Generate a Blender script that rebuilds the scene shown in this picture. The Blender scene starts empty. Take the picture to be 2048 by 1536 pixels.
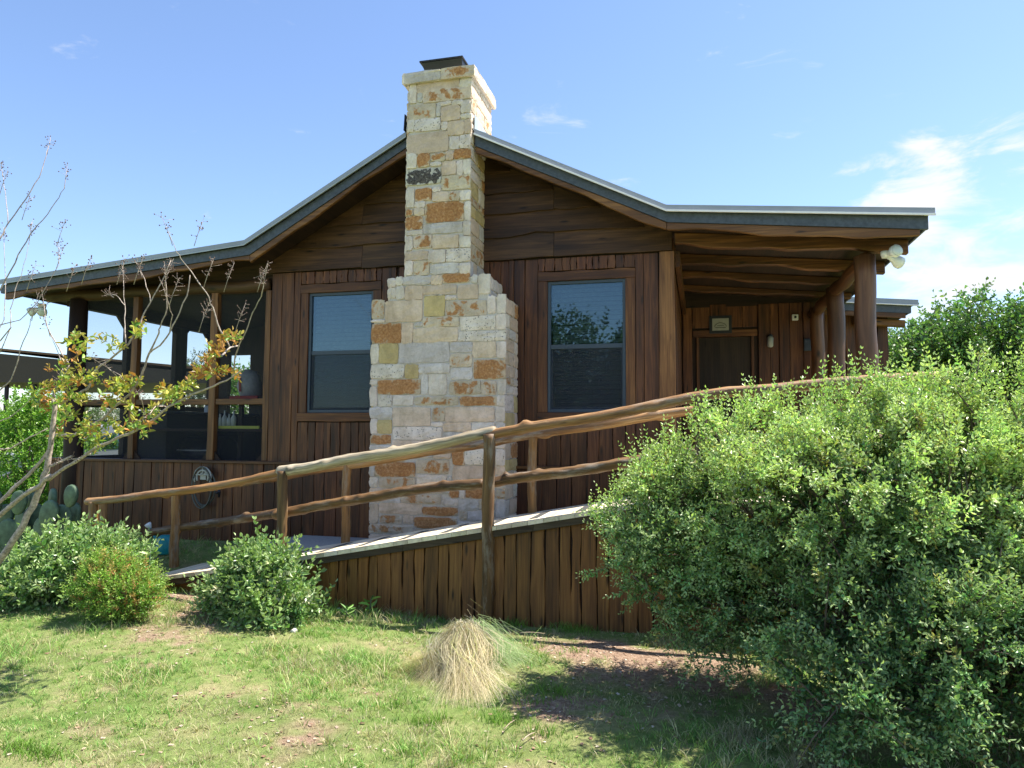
import bpy, math, random
import numpy as np
from mathutils import Vector, Matrix
random.seed(7)
RNG = np.random.default_rng(11)
scene = bpy.context.scene
COL = scene.collection
R = math.radians
# ------------------------------------------------------------------ camera
CAMP = np.array([0.0, -8.2, 1.6])
F_PX, YAW, PIT, ROL = 1450.0, 0.25369, 0.06755, 0.005835
_fw = np.array([-math.sin(YAW)*math.cos(PIT), math.cos(YAW)*math.cos(PIT), math.sin(PIT)])
_r = np.array([math.cos(YAW), math.sin(YAW), 0.0]); _u = np.cross(_r, _fw)
CR = math.cos(ROL)*_r + math.sin(ROL)*_u
CU = -math.sin(ROL)*_r + math.cos(ROL)*_u
cam_d = bpy.data.cameras.new('camera'); cam = bpy.data.objects.new('camera', cam_d); COL.objects.link(cam)
cam_d.sensor_width = 36; cam_d.lens = F_PX/2048*36; cam_d.clip_start = .05; cam_d.clip_end = 3000
m = Matrix(((CR[0], CU[0], -_fw[0], CAMP[0]), (CR[1], CU[1], -_fw[1], CAMP[1]), (CR[2], CU[2], -_fw[2], CAMP[2]), (0, 0, 0, 1)))
cam.matrix_world = m
scene.camera = cam

def W(px, py, Y=None, X=None, Z=None):
    """measurement on the photograph (2048x1536) -> metres, on a known plane of the site"""
    d = (px-1024)*CR - (py-768)*CU + F_PX*_fw
    if Y is not None: t = (Y-CAMP[1])/d[1]
    elif X is not None: t = (X-CAMP[0])/d[0]
    else: t = (Z-CAMP[2])/d[2]
    return CAMP + t*d

# ------------------------------------------------------------------ light
SUN = Vector((0.42, 0.22, 0.88)).normalized()
sun_el = math.asin(SUN.z); sun_az = math.atan2(SUN.x, SUN.y)
world = bpy.data.worlds.new('World'); scene.world = world; world.use_nodes = True
wn = world.node_tree; wn.nodes.clear()
def N(nt, t, **k):
    n = nt.nodes.new(t)
    for a, b in k.items(): setattr(n, a, b)
    return n
wo = N(wn, 'ShaderNodeOutputWorld'); bg = N(wn, 'ShaderNodeBackground'); sky = N(wn, 'ShaderNodeTexSky')
sky.sky_type = 'NISHITA'; sky.sun_disc = False; sky.sun_elevation = sun_el; sky.sun_rotation = sun_az
sky.altitude = 0; sky.air_density = 1.0; sky.dust_density = .35; sky.ozone_density = 3.0
tc = N(wn, 'ShaderNodeTexCoord')
mp = N(wn, 'ShaderNodeMapping'); mp.inputs['Scale'].default_value = (2.6, 2.6, 7.5)
wn.links.new(tc.outputs['Generated'], mp.inputs['Vector'])
cn = N(wn, 'ShaderNodeTexNoise'); cn.inputs['Scale'].default_value = 3.1; cn.inputs['Detail'].default_value = 9; cn.inputs['Roughness'].default_value = .62
cn.inputs['Distortion'].default_value = .5
wn.links.new(mp.outputs[0], cn.inputs['Vector'])
def cloudmask(d, lo, hi):
    dt = N(wn, 'ShaderNodeVectorMath', operation='DOT_PRODUCT'); dt.inputs[1].default_value = d
    nz = N(wn, 'ShaderNodeVectorMath', operation='NORMALIZE'); wn.links.new(tc.outputs['Generated'], nz.inputs[0])
    wn.links.new(nz.outputs[0], dt.inputs[0])
    mr = N(wn, 'ShaderNodeMapRange', interpolation_type='SMOOTHSTEP'); mr.inputs['From Min'].default_value = lo; mr.inputs['From Max'].default_value = hi
    wn.links.new(dt.outputs['Value'], mr.inputs['Value']); return mr.outputs[0]
def dirpx(x, y):
    d = (x-1024)*CR - (y-768)*CU + F_PX*_fw; return tuple(d/np.linalg.norm(d))
m1 = cloudmask(dirpx(2030, 480), .978, .998)
m2 = cloudmask(dirpx(1100, 265), .9965, .9999)
m3 = cloudmask(dirpx(1800, 370), .996, .9999)
def mth(nt, op, a, b, clamp=False):
    n = N(nt, 'ShaderNodeMath', operation=op, use_clamp=clamp)
    for i, v in enumerate((a, b)):
        if isinstance(v, (int, float)): n.inputs[i].default_value = v
        else: nt.links.new(v, n.inputs[i])
    return n.outputs[0]
cov = mth(wn, 'ADD', mth(wn, 'MULTIPLY', m1, .27), mth(wn, 'ADD', mth(wn, 'MULTIPLY', m2, .10), mth(wn, 'MULTIPLY', m3, .12)))
cv = mth(wn, 'ADD', cn.outputs[0], cov)
cr = N(wn, 'ShaderNodeMapRange', interpolation_type='SMOOTHSTEP'); cr.inputs['From Min'].default_value = .64; cr.inputs['From Max'].default_value = .88
wn.links.new(cv, cr.inputs['Value'])
cm = N(wn, 'ShaderNodeMixRGB'); cm.inputs[2].default_value = (3.9, 4.0, 4.1, 1)
wn.links.new(cr.outputs[0], cm.inputs[0])
ct_ = N(wn, 'ShaderNodeMixRGB', blend_type='MULTIPLY'); ct_.inputs[0].default_value = 1; ct_.inputs[2].default_value = (.935, .93, .975, 1); wn.links.new(sky.outputs[0], ct_.inputs[1]); wn.links.new(ct_.outputs[0], cm.inputs[1])
wn.links.new(cm.outputs[0], bg.inputs[0]); bg.inputs[1].default_value = .107
wn.links.new(bg.outputs[0], wo.inputs[0])
sl = bpy.data.lights.new('sun', 'SUN'); sl.energy = 4.9; sl.angle = R(.6); sl.color = (1, .95, .86)
so = bpy.data.objects.new('sun', sl); COL.objects.link(so); so.rotation_euler = SUN.to_track_quat('Z', 'Y').to_euler()
scene.view_settings.view_transform = 'Standard'; scene.view_settings.look = 'None'
scene.view_settings.exposure = 1.3; scene.view_settings.gamma = 1
scene.render.resolution_x = 1024; scene.render.resolution_y = 768
scene.render.engine = 'CYCLES'; scene.cycles.transparent_max_bounces = 16

# ------------------------------------------------------------------ materials
def newmat(name):
    mt = bpy.data.materials.new(name); mt.use_nodes = True
    nt = mt.node_tree; nt.nodes.clear()
    out = N(nt, 'ShaderNodeOutputMaterial'); bs = N(nt, 'ShaderNodeBsdfPrincipled'); nt.links.new(bs.outputs[0], out.inputs[0])
    return mt, nt, bs, out
def setin(bs, **k):
    for a, b in k.items(): bs.inputs[a.replace('_', ' ')].default_value = b
def ramp(nt, fac, stops):
    r_ = N(nt, 'ShaderNodeValToRGB'); e = r_.color_ramp.elements
    while len(e) < len(stops): e.new(.5)
    for i, (p, c) in enumerate(stops): e[i].position = p; e[i].color = (*c, 1)
    nt.links.new(fac, r_.inputs[0]); return r_.outputs[0]
def mixc(nt, fac, a, b, mode='MIX'):
    n = N(nt, 'ShaderNodeMixRGB', blend_type=mode)
    for i, v in enumerate((fac, a, b)):
        if isinstance(v, (int, float)): n.inputs[i].default_value = v
        elif isinstance(v, tuple): n.inputs[i].default_value = (*v, 1)
        else: nt.links.new(v, n.inputs[i])
    return n.outputs[0]
def noise_t(nt, vec, scale, detail=4, rough=.55, dist=0):
    n = N(nt, 'ShaderNodeTexNoise'); n.inputs['Scale'].default_value = scale; n.inputs['Detail'].default_value = detail
    n.inputs['Roughness'].default_value = rough; n.inputs['Distortion'].default_value = dist
    if vec is not None: nt.links.new(vec, n.inputs['Vector'])
    return n.outputs[0]
def attr(nt, name, out='Color'):
    a = N(nt, 'ShaderNodeAttribute', attribute_name=name); return a.outputs[out]
def mapping(nt, vec, sc):
    n = N(nt, 'ShaderNodeMapping'); n.inputs['Scale'].default_value = sc; nt.links.new(vec, n.inputs[0]); return n.outputs[0]
def bump(nt, bs, h, st=.5, dist=.01):
    b = N(nt, 'ShaderNodeBump'); b.inputs['Strength'].default_value = st; b.inputs['Distance'].default_value = dist
    nt.links.new(h, b.inputs['Height']); nt.links.new(b.outputs[0], bs.inputs['Normal'])
def wood(name, dark, mid, light, rough=.6, knots=True, var=.5, bst=.5, spec=.4, crack=False):
    mt, nt, bs, out = newmat(name)
    gc = attr(nt, 'gc', 'Vector'); tint = attr(nt, 'tint')
    g = noise_t(nt, mapping(nt, gc, (1.3, 26, 26)), 1.0, 6, .6, 1.2)
    g2 = noise_t(nt, mapping(nt, gc, (.9, 5, 5)), 1.0, 3, .5)
    f = mth(nt, 'ADD', mth(nt, 'MULTIPLY', g, .6), mth(nt, 'MULTIPLY', g2, .4))
    c = ramp(nt, f, [(.32, dark), (.5, mid), (.68, light)])
    if knots:
        v = N(nt, 'ShaderNodeTexVoronoi'); v.inputs['Scale'].default_value = 1; nt.links.new(mapping(nt, gc, (2.1, 9, 9)), v.inputs['Vector'])
        k = ramp(nt, v.outputs['Distance'], [(.05, (.0, .0, .0)), (.16, (1, 1, 1))])
        c = mixc(nt, .85, c, k, 'MULTIPLY')
    big = noise_t(nt, mapping(nt, gc, (.55, 3, 3)), 1.0, 3, .6); c = mixc(nt, .7, c, ramp(nt, big, [(.35, (.48, .44, .42)), (.62, (1.15, 1.15, 1.12))]), 'MULTIPLY')
    if crack:
        ck_ = noise_t(nt, mapping(nt, gc, (2.2, 75, 75)), 1.0, 3, .7, .6); cm_ = ramp(nt, ck_, [(.33, (0, 0, 0)), (.41, (1, 1, 1))])
        c = mixc(nt, .75, c, cm_, 'MULTIPLY'); wz_ = noise_t(nt, mapping(nt, gc, (3, 12, 12)), 1.0, 5, .7); c = mixc(nt, ramp(nt, wz_, [(.52, (0, 0, 0)), (.66, (.55, .55, .55))]), c, (.33, .29, .23))
        g = mth(nt, 'ADD', g, cm_)
    c = mixc(nt, var, c, tint, 'MULTIPLY') if var < 1 else mixc(nt, 1.0, c, tint, 'MULTIPLY')
    nt.links.new(c, bs.inputs['Base Color']); setin(bs, Roughness=rough); bs.inputs['Specular IOR Level'].default_value = spec
    bump(nt, bs, g, bst, .006)
    return mt
def plain(name, col, rough=.5, metal=0, var=.15, scale=20, spec=.5):
    mt, nt, bs, out = newmat(name)
    tc_ = N(nt, 'ShaderNodeTexCoord')
    n = noise_t(nt, tc_.outputs['Object'], scale, 5, .6)
    lo = tuple(x*(1-var) for x in col); hi = tuple(min(1, x*(1+var)) for x in col)
    c = ramp(nt, n, [(.3, lo), (.7, hi)]); nt.links.new(c, bs.inputs['Base Color'])
    setin(bs, Roughness=rough, Metallic=metal); bs.inputs['Specular IOR Level'].default_value = spec
    return mt
def leafmat(name, transl=.35, rough=.42, spec=.5, tcol=(1.0, 1.15, .5)):
    mt, nt, bs, out = newmat(name)
    c = attr(nt, 'tint'); nt.links.new(c, bs.inputs['Base Color']); setin(bs, Roughness=rough); bs.inputs['Specular IOR Level'].default_value = spec
    tr = N(nt, 'ShaderNodeBsdfTranslucent'); nt.links.new(mixc(nt, 1.0, c, tcol, 'MULTIPLY'), tr.inputs[0])
    mx = N(nt, 'ShaderNodeMixShader'); mx.inputs[0].default_value = transl
    nt.links.new(bs.outputs[0], mx.inputs[1]); nt.links.new(tr.outputs[0], mx.inputs[2]); nt.links.new(mx.outputs[0], out.inputs[0])
    return mt
M = {}
M['wall'] = wood('stained_wall_wood', (.026, .009, .004), (.106, .035, .011), (.25, .095, .030), .5)
M['casing'] = wood('casing_wood', (.035, .012, .004), (.125, .043, .012), (.26, .11, .032), .5)
M['gable'] = wood('gable_slab_wood', (.026, .012, .005), (.068, .031, .013), (.145, .070, .029), .6)
M['trim'] = wood('trim_wood', (.055, .023, .007), (.155, .064, .018), (.31, .145, .045), .5)
M['joist'] = wood('joist_wood', (.03, .012, .004), (.10, .038, .011), (.24, .10, .032), .5)
M['skirt'] = wood('ramp_skirt_wood', (.055, .023, .007), (.20, .086, .022), (.35, .170, .047), .6)
M['rail'] = wood('rail_wood', (.12, .055, .02), (.31, .16, .06), (.52, .33, .15), .5, crack=True)
M['post'] = wood('rail_post_wood', (.11, .05, .015), (.28, .135, .04), (.46, .25, .08), .55, crack=True)
M['darkrail'] = wood('dark_rail_wood', (.05, .027, .010), (.145, .075, .026), (.30, .17, .06), .6, crack=True)
M['greylog'] = wood('weathered_log', (.16, .11, .055), (.46, .38, .26), (.80, .72, .58), .7, crack=True)
M['deck'] = wood('deck_wood', (.56, .47, .33), (.76, .67, .50), (.86, .79, .63), .75, False, .35)
M['deckedge'] = wood('deck_edge_wood', (.035, .025, .014), (.085, .062, .038), (.15, .115, .07), .8)
M['pole'] = wood('porch_post_wood', (.05, .021, .009), (.125, .052, .021), (.22, .105, .045), .5, True, .5, .6, .5)
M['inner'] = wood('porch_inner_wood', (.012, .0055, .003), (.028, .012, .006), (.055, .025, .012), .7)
M['fascia'] = plain('fascia_paint', (.060, .071, .092), .5, 0, .35, 30)
M['metal'] = plain('roof_metal', (.50, .53, .53), .42, .35, .12, 6)
M['rim_metal'] = plain('rake_trim_metal', (.30, .31, .34), .45, .1, .08, 4)
M['lip'] = plain('trim_lip', (.90, .84, .84), .35, 0, .05)  # near-white colour paints the bright glint along the roof edge
M['greylip'] = plain('trim_lip_grey', (.42, .44, .44), .4, .2, .1)  # duller copy of the painted edge glint, for the left slope
M['frame'] = plain('window_frame_paint', (.045, .062, .085), .45, .1, .1)
M['blind'] = plain('blind', (.50, .52, .52), .5)
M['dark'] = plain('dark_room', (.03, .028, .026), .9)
M['black'] = plain('black_metal', (.022, .024, .03), .45, .3)
M['bagcloth'] = plain('bag_plastic', (.36, .36, .38), .5, 0, .15)
M['plate'] = plain('plate', (.34, .34, .30), .6, 0, .1)
M['doorwood'] = wood('door_wood', (.012, .007, .004), (.03, .016, .008), (.05, .03, .015), .6)
M['white'] = plain('white_plastic', (.75, .75, .72), .4, 0, .06)
M['concrete'] = plain('concrete', (.36, .35, .33), .9, 0, .2, 40)
M['teal'] = plain('teal_plastic', (.01, .26, .29), .35, 0, .1)
M['hose'] = plain('hose_rubber', (.075, .08, .06), .45, 0, .1)
M['hanger'] = plain('hanger_paint', (.42, .41, .34), .5, 0, .1)
M['bark'] = plain('pale_bark', (.36, .29, .24), .8, 0, .55, 45)
M['trunk'] = plain('brown_bark', (.12, .09, .065), .85, 0, .4, 20)
M['strip'] = plain('grip_strip', (.06, .058, .055), .9, 0, .25, 80)
M['red'] = plain('red_cloth', (.30, .03, .025), .7)
M['yellow'] = plain('yellow_tray', (.55, .58, .08), .5)
M['seed'] = plain('seed_pods', (.10, .055, .035), .7, 0, .4)
M['stone'] = plain('white_stone', (.55, .52, .46), .85, 0, .25, 30)
M['paint'] = plain('car_paint', (.30, .32, .35), .25, 0, .03)
M['tyre'] = plain('tyre', (.02, .02, .02), .8)
M['shed'] = plain('shed_roof', (.045, .028, .020), .7, 0, .2)
M['leaf'] = leafmat('leaves', .30, .38, .4)
M['shinyleaf'] = leafmat('shiny_leaves', .28, .32, .5)
M['grass'] = leafmat('grass_blades', .3, .55, .3)
M['straw'] = leafmat('straw_blades', .2, .7, .2, (1, .95, .7))
M['cactus'] = plain('cactus_pad', (.085, .135, .075), .6, 0, .4, 14)

def glassmat(name, refl=.17, alpha_col=(.55, .6, .62)):
    mt, nt, bs, out = newmat(name); nt.nodes.remove(bs)
    gl = N(nt, 'ShaderNodeBsdfGlossy'); gl.inputs['Roughness'].default_value = .015; gl.inputs[0].default_value = (.70, .92, 1, 1)
    tr = N(nt, 'ShaderNodeBsdfTransparent'); tr.inputs[0].default_value = (*alpha_col, 1)
    fr = N(nt, 'ShaderNodeFresnel'); fr.inputs[0].default_value = 1.5
    mx = N(nt, 'ShaderNodeMixShader'); nt.links.new(mth(nt, 'ADD', fr.outputs[0], refl, True), mx.inputs[0])
    nt.links.new(tr.outputs[0], mx.inputs[1]); nt.links.new(gl.outputs[0], mx.inputs[2]); nt.links.new(mx.outputs[0], out.inputs[0]); return mt
M['glass'] = glassmat('window_glass', .05)
M['carglass'] = glassmat('car_glass', .3, (.1, .1, .12))
def meshmat(name, a, col):
    mt, nt, bs, out = newmat(name); setin(bs, Roughness=.8); bs.inputs['Base Color'].default_value = (*col, 1)
    tr = N(nt, 'ShaderNodeBsdfTransparent'); mx = N(nt, 'ShaderNodeMixShader'); mx.inputs[0].default_value = a
    nt.links.new(tr.outputs[0], mx.inputs[1]); nt.links.new(bs.outputs[0], mx.inputs[2]); nt.links.new(mx.outputs[0], out.inputs[0]); return mt
M['screen'] = meshmat('insect_screen', .30, (.035, .038, .045))
M['winscreen'] = meshmat('window_screen', .34, (.03, .035, .045))

# masonry
def stone_mat():
    mt, nt, bs, out = newmat('limestone_blocks')
    base = attr(nt, 'tint'); fx = N(nt, 'ShaderNodeAttribute', attribute_name='fx'); sep = N(nt, 'ShaderNodeSeparateColor'); nt.links.new(fx.outputs['Color'], sep.inputs[0])
    uv = attr(nt, 'gc', 'Vector')
    tc_ = N(nt, 'ShaderNodeTexCoord'); P = tc_.outputs['Object']
    big = noise_t(nt, P, 7, 5, .65, .4); fine = noise_t(nt, P, 38, 5, .7); mid = noise_t(nt, P, 17, 4, .65, .3)
    # rust patch: noise + amount - edge term
    su = N(nt, 'ShaderNodeSeparateXYZ'); nt.links.new(uv, su.inputs[0])
    def edge(o):
        a = mth(nt, 'ABSOLUTE', mth(nt, 'SUBTRACT', o, .5), 0); return mth(nt, 'POWER', mth(nt, 'MULTIPLY', a, 2.0), 5)
    ed = mth(nt, 'ADD', edge(su.outputs[0]), edge(su.outputs[1]))
    pn = mth(nt, 'ADD', mth(nt, 'MULTIPLY', noise_t(nt, P, 9, 4, .6, .5), .75), mth(nt, 'MULTIPLY', fine, .25))
    rr = mth(nt, 'SUBTRACT', mth(nt, 'ADD', sep.outputs[0], mth(nt, 'MULTIPLY', mth(nt, 'SUBTRACT', pn, .5), 2.4)), mth(nt, 'MULTIPLY', ed, .30))
    rf = N(nt, 'ShaderNodeMapRange', interpolation_type='SMOOTHSTEP'); rf.inputs['From Min'].default_value = .44; rf.inputs['From Max'].default_value = .62; nt.links.new(rr, rf.inputs['Value'])
    rust = ramp(nt, fine, [(.3, (.27, .115, .045)), (.52, (.46, .22, .09)), (.72, (.62, .39, .20))])
    c = mixc(nt, 1.0, base, ramp(nt, big, [(.3, (.80, .76, .70)), (.7, (1.12, 1.1, 1.08))]), 'MULTIPLY')
    c = mixc(nt, .35, c, ramp(nt, fine, [(.3, (.6, .56, .5)), (.6, (1, 1, 1))]), 'MULTIPLY')
    c = mixc(nt, rf.outputs[0], c, rust)
    stn = noise_t(nt, mapping(nt, P, (5, 5, .9)), 1.0, 5, .65); c = mixc(nt, .8, c, ramp(nt, stn, [(.32, (.78, .74, .69)), (.50, (1.04, 1.03, 1.03))]), 'MULTIPLY')
    # lichen
    lf = N(nt, 'ShaderNodeMapRange', interpolation_type='SMOOTHSTEP'); lf.inputs['From Min'].default_value = .42; lf.inputs['From Max'].default_value = .52
    nt.links.new(mth(nt, 'SUBTRACT', mth(nt, 'ADD', sep.outputs[2], mth(nt, 'MULTIPLY', mth(nt, 'SUBTRACT', mid, .5), 1.8)), mth(nt, 'MULTIPLY', ed, .3)), lf.inputs['Value'])
    c = mixc(nt, lf.outputs[0], c, ramp(nt, fine, [(.4, (.05, .042, .04)), (.65, (.17, .145, .13))]))
    # pits
    v = N(nt, 'ShaderNodeTexVoronoi'); v.inputs['Scale'].default_value = 42; nt.links.new(P, v.inputs['Vector'])
    pit = mth(nt, 'MULTIPLY', ramp(nt, v.outputs['Distance'], [(.16, (1, 1, 1)), (.30, (0, 0, 0))]), mth(nt, 'MULTIPLY', sep.outputs[1], ramp(nt, mid, [(.42, (0, 0, 0)), (.55, (1, 1, 1))])))
    c = mixc(nt, pit, c, (.15, .11, .08))
    nt.links.new(c, bs.inputs['Base Color']); setin(bs, Roughness=.9); bs.inputs['Specular IOR Level'].default_value = .2
    bump(nt, bs, mth(nt, 'SUBTRACT', mth(nt, 'ADD', mth(nt, 'MULTIPLY', fine, .5), mid), pit), .9, .012)
    return mt
M['stones'] = stone_mat()
def mortar():
    mt, nt, bs, out = newmat('mortar'); tc_ = N(nt, 'ShaderNodeTexCoord')
    n = noise_t(nt, tc_.outputs['Object'], 60, 4); nt.links.new(ramp(nt, n, [(.3, (.54, .475, .42)), (.7, (.69, .61, .55))]), bs.inputs['Base Color']); setin(bs, Roughness=.95); bump(nt, bs, n, .6, .006); return mt
M['mortar'] = mortar()

# ------------------------------------------------------------------ mesh helpers
def hsh(i): return random.Random(i).random()
class MB:
    def __init__(s): s.V = []; s.F = []; s.G = []; s.T = []; s.X = []; s.sm = []
    def add(s, V, F, G=None, T=(1, 1, 1), X=(0, 0, 0), smooth=False):
        o = len(s.V); s.V += [tuple(v) for v in V]; s.F += [tuple(o+i for i in f) for f in F]
        if G is None:
            of = random.random()*40; G = [(v[0]+of, v[1]+of, v[2]) for v in V]
        s.G += [tuple(g) for g in G]
        s.T += [T]*len(V) if isinstance(T, tuple) else T
        s.X += [X]*len(V); s.sm += [smooth]*len(F); return s
    def box(s, a, b, ax=0, T=None, taper=0):
        a = list(a); b = list(b)
        V = [(x, y, z) for z in (a[2], b[2]) for y in (a[1], b[1]) for x in (a[0], b[0])]
        F = [(0, 2, 3, 1), (4, 5, 7, 6), (0, 1, 5, 4), (2, 6, 7, 3), (0, 4, 6, 2), (1, 3, 7, 5)]
        of = random.random()*60; o2 = random.random()*9
        o_ = [ax]+[i for i in range(3) if i != ax]
        G = [(v[o_[0]]+of, v[o_[1]]+o2, v[o_[2]]) for v in V]
        if T is None: T = tnt()
        return s.add(V, F, G, T)
    def obox(s, V, ax=0, T=None):
        F = [(0, 2, 3, 1), (4, 5, 7, 6), (0, 1, 5, 4), (2, 6, 7, 3), (0, 4, 6, 2), (1, 3, 7, 5)]
        of = random.random()*60; o_ = [ax]+[i for i in range(3) if i != ax]
        return s.add(V, F, [(v[o_[0]]+of, v[o_[1]], v[o_[2]]) for v in V], T or tnt())
    def tube(s, path, rad, n=10, wob=.0, cap=True, T=None, flat=1.0, seed=None, knots=0):
        P = [Vector(p) for p in path]
        if not hasattr(rad, '__len__'): rad = [rad]*len(P)
        seed = seed if seed is not None else random.random()*99
        rg = random.Random(seed); V = []; G = []; L = 0
        up = Vector((0, 0, 1)); t0 = (P[1]-P[0]).normalized()
        if abs(t0.z) > .9: up = Vector((0, 1, 0))
        of = rg.random()*60
        tot = sum((P[i+1]-P[i]).length for i in range(len(P)-1)); kn = [(rg.random()*tot, rg.random()*6.28, rg.uniform(.25, .7), rg.uniform(.022, .045)) for _ in range(int(knots*tot))]
        for i, p in enumerate(P):
            t = (P[min(i+1, len(P)-1)]-P[max(i-1, 0)]).normalized()
            a = t.cross(up).normalized(); b = a.cross(t).normalized()
            if i: L += (P[i]-P[i-1]).length
            for k in range(n):
                th = 2*math.pi*k/n
                w = 1+wob*(math.sin(L*9+3*k/n*6.28+seed)+math.sin(L*21+seed*3+k*2.1)+.8*math.sin(L*43+seed*5+k))*.5
                for (kl, ka, kh, ks) in kn: w += kh*math.exp(-((L-kl)/ks)**2)*max(0, math.cos(th-ka))**2
                V.append(p+(a*math.cos(th)+b*math.sin(th)*flat)*rad[i]*w)
                G.append((L+of, .05*math.cos(th)+seed, .05*math.sin(th)))
        F = [(i*n+k, i*n+(k+1) % n, (i+1)*n+(k+1) % n, (i+1)*n+k) for i in range(len(P)-1) for k in range(n)]
        if cap: F += [tuple(range(n))[::-1], tuple(range((len(P)-1)*n, len(P)*n))]
        return s.add(V, F, G, T or tnt(), smooth=True)
    def strip(s, xs, top, bot, y0, y1, ax='x', T=None):
        """board following xs, top(x)/bot(x) edges, between two y planes (or along y if ax='y')"""
        V = []; G = []; of = random.random()*60; o2 = random.random()*9
        for x in xs:
            t, b = top(x), bot(x)
            for (yy, z) in ((y0, t), (y0, b), (y1, b), (y1, t)):
                V.append((x, yy, z) if ax == 'x' else (yy, x, z)); G.append((x+of, z+o2, yy))
        n = len(xs)
        F = [(i*4+k, i*4+(k+1) % 4, (i+1)*4+(k+1) % 4, (i+1)*4+k) for i in range(n-1) for k in range(4)]
        F += [(3, 2, 1, 0), tuple(range(4*n-4, 4*n))]
        return s.add(V, F, G, T or tnt())
    def lap(s, xs, top, bot, yt, yb, th, T=None):
        V = []; G = []; of = random.random()*60; o2 = random.random()*9
        for x in xs:
            t, b = top(x), bot(x)
            for (yy, z) in ((yt-th, t), (yb-th, b), (yb, b-.0), (yt, t)): V.append((x, yy, z)); G.append((x+of, z+o2, yy))
        n = len(xs); F = [(i*4+k, i*4+(k+1) % 4, (i+1)*4+(k+1) % 4, (i+1)*4+k) for i in range(n-1) for k in range(4)]
        F += [(3, 2, 1, 0), tuple(range(4*n-4, 4*n))]
        return s.add(V, F, G, T or tnt(.7, 1.2))
    def vboard(s, x0, x1, z0, z1, y0, y1, amp=.006, T=None, n=7, plane='x'):
        """vertical board with slightly uneven edges; z0,z1 numbers or (left,right)"""
        z0 = z0 if isinstance(z0, tuple) else (z0, z0); z1 = z1 if isinstance(z1, tuple) else (z1, z1)
        V = []; G = []; of = random.random()*60; sd = random.random()*9; o2 = random.random()*9
        for i in range(n):
            t = i/(n-1)
            dl = amp*(math.sin(t*7+sd)+.6*math.sin(t*17+sd*2)); dr = amp*(math.sin(t*6+sd*3)+.6*math.sin(t*19+sd))
            for (x, yy, k) in ((x0+dl, y0, 0), (x1+dr, y0, 1), (x1+dr, y1, 1), (x0+dl, y1, 0)):
                z = (z0[k]*(1-t)+z1[k]*t)
                V.append((x, yy, z) if plane == 'x' else (yy, x, z)); G.append((z+of, x+o2, yy))
        F = [(i*4+k, i*4+(k+1) % 4, (i+1)*4+(k+1) % 4, (i+1)*4+k) for i in range(n-1) for k in range(4)]
        F += [(3, 2, 1, 0), tuple(range(4*n-4, 4*n))]
        return s.add(V, F, G, T or tnt())
    def build(s, name, mat, parent=None, bevel=0, fx=False, recalc=True):
        me = bpy.data.meshes.new(name); me.from_pydata(s.V, [], s.F)
        a = me.attributes.new('gc', 'FLOAT_VECTOR', 'POINT'); a.data.foreach_set('vector', np.array(s.G, dtype=np.float32).ravel())
        a = me.attributes.new('tint', 'FLOAT_COLOR', 'POINT'); T = np.ones((len(s.V), 4), dtype=np.float32); T[:, :3] = np.array(s.T); a.data.foreach_set('color', T.ravel())
        if fx:
            a = me.attributes.new('fx', 'FLOAT_COLOR', 'POINT'); T = np.ones((len(s.V), 4), dtype=np.float32); T[:, :3] = np.array(s.X); a.data.foreach_set('color', T.ravel())
        me.polygons.foreach_set('use_smooth', s.sm)
        if recalc:
            import bmesh
            bm = bmesh.new(); bm.from_mesh(me); bmesh.ops.recalc_face_normals(bm, faces=bm.faces); bm.to_mesh(me); bm.free()
        me.materials.append(mat); o = bpy.data.objects.new(name, me); COL.objects.link(o)
        if parent: o.parent = parent; o.matrix_parent_inverse = wm(parent).inverted()
        if bevel:
            b = o.modifiers.new('bevel', 'BEVEL'); b.width = bevel; b.segments = 2; b.limit_method = 'ANGLE'; b.angle_limit = R(40)
        return o
def wm(o):
    b = Matrix.Translation(o.location) @ o.rotation_euler.to_matrix().to_4x4()
    return (wm(o.parent) @ o.matrix_parent_inverse @ b) if o.parent else b
def tnt(lo=.55, hi=1.15):
    v = random.uniform(lo, hi); return (v*random.uniform(.95, 1.05), v*random.uniform(.9, 1.05), v*random.uniform(.85, 1.1))
def tag(o, label, cat, group=None):
    o['label'] = label; o['category'] = cat
    if group: o['group'] = group
    return o
def thing(name, label, cat, loc=(0, 0, 0), group=None):
    o = bpy.data.objects.new(name, None); COL.objects.link(o); o.location = loc; o.empty_display_size = .2
    return tag(o, label, cat, group)
def rawmesh(name, V, F, tint, mat, parent=None, smooth=False, gc=None):
    """numpy mesh; F (n,k) constant size"""
    me = bpy.data.meshes.new(name); V = np.asarray(V, dtype=np.float32); F = np.asarray(F, dtype=np.int32)
    me.vertices.add(len(V)); me.vertices.foreach_set('co', V.ravel())
    k = F.shape[1]; me.loops.add(F.size); me.loops.foreach_set('vertex_index', F.ravel())
    me.polygons.add(len(F)); me.polygons.foreach_set('loop_start', np.arange(0, F.size, k, dtype=np.int32)); me.polygons.foreach_set('loop_total', np.full(len(F), k, dtype=np.int32))
    me.polygons.foreach_set('use_smooth', np.full(len(F), smooth))
    a = me.attributes.new('tint', 'FLOAT_COLOR', 'POINT'); T = np.ones((len(V), 4), dtype=np.float32); T[:, :3] = tint; a.data.foreach_set('color', T.ravel())
    me.update(calc_edges=True); me.materials.append(mat)
    o = bpy.data.objects.new(name, me); COL.objects.link(o)
    if parent: o.parent = parent; o.matrix_parent_inverse = wm(parent).inverted()
    return o

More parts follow.
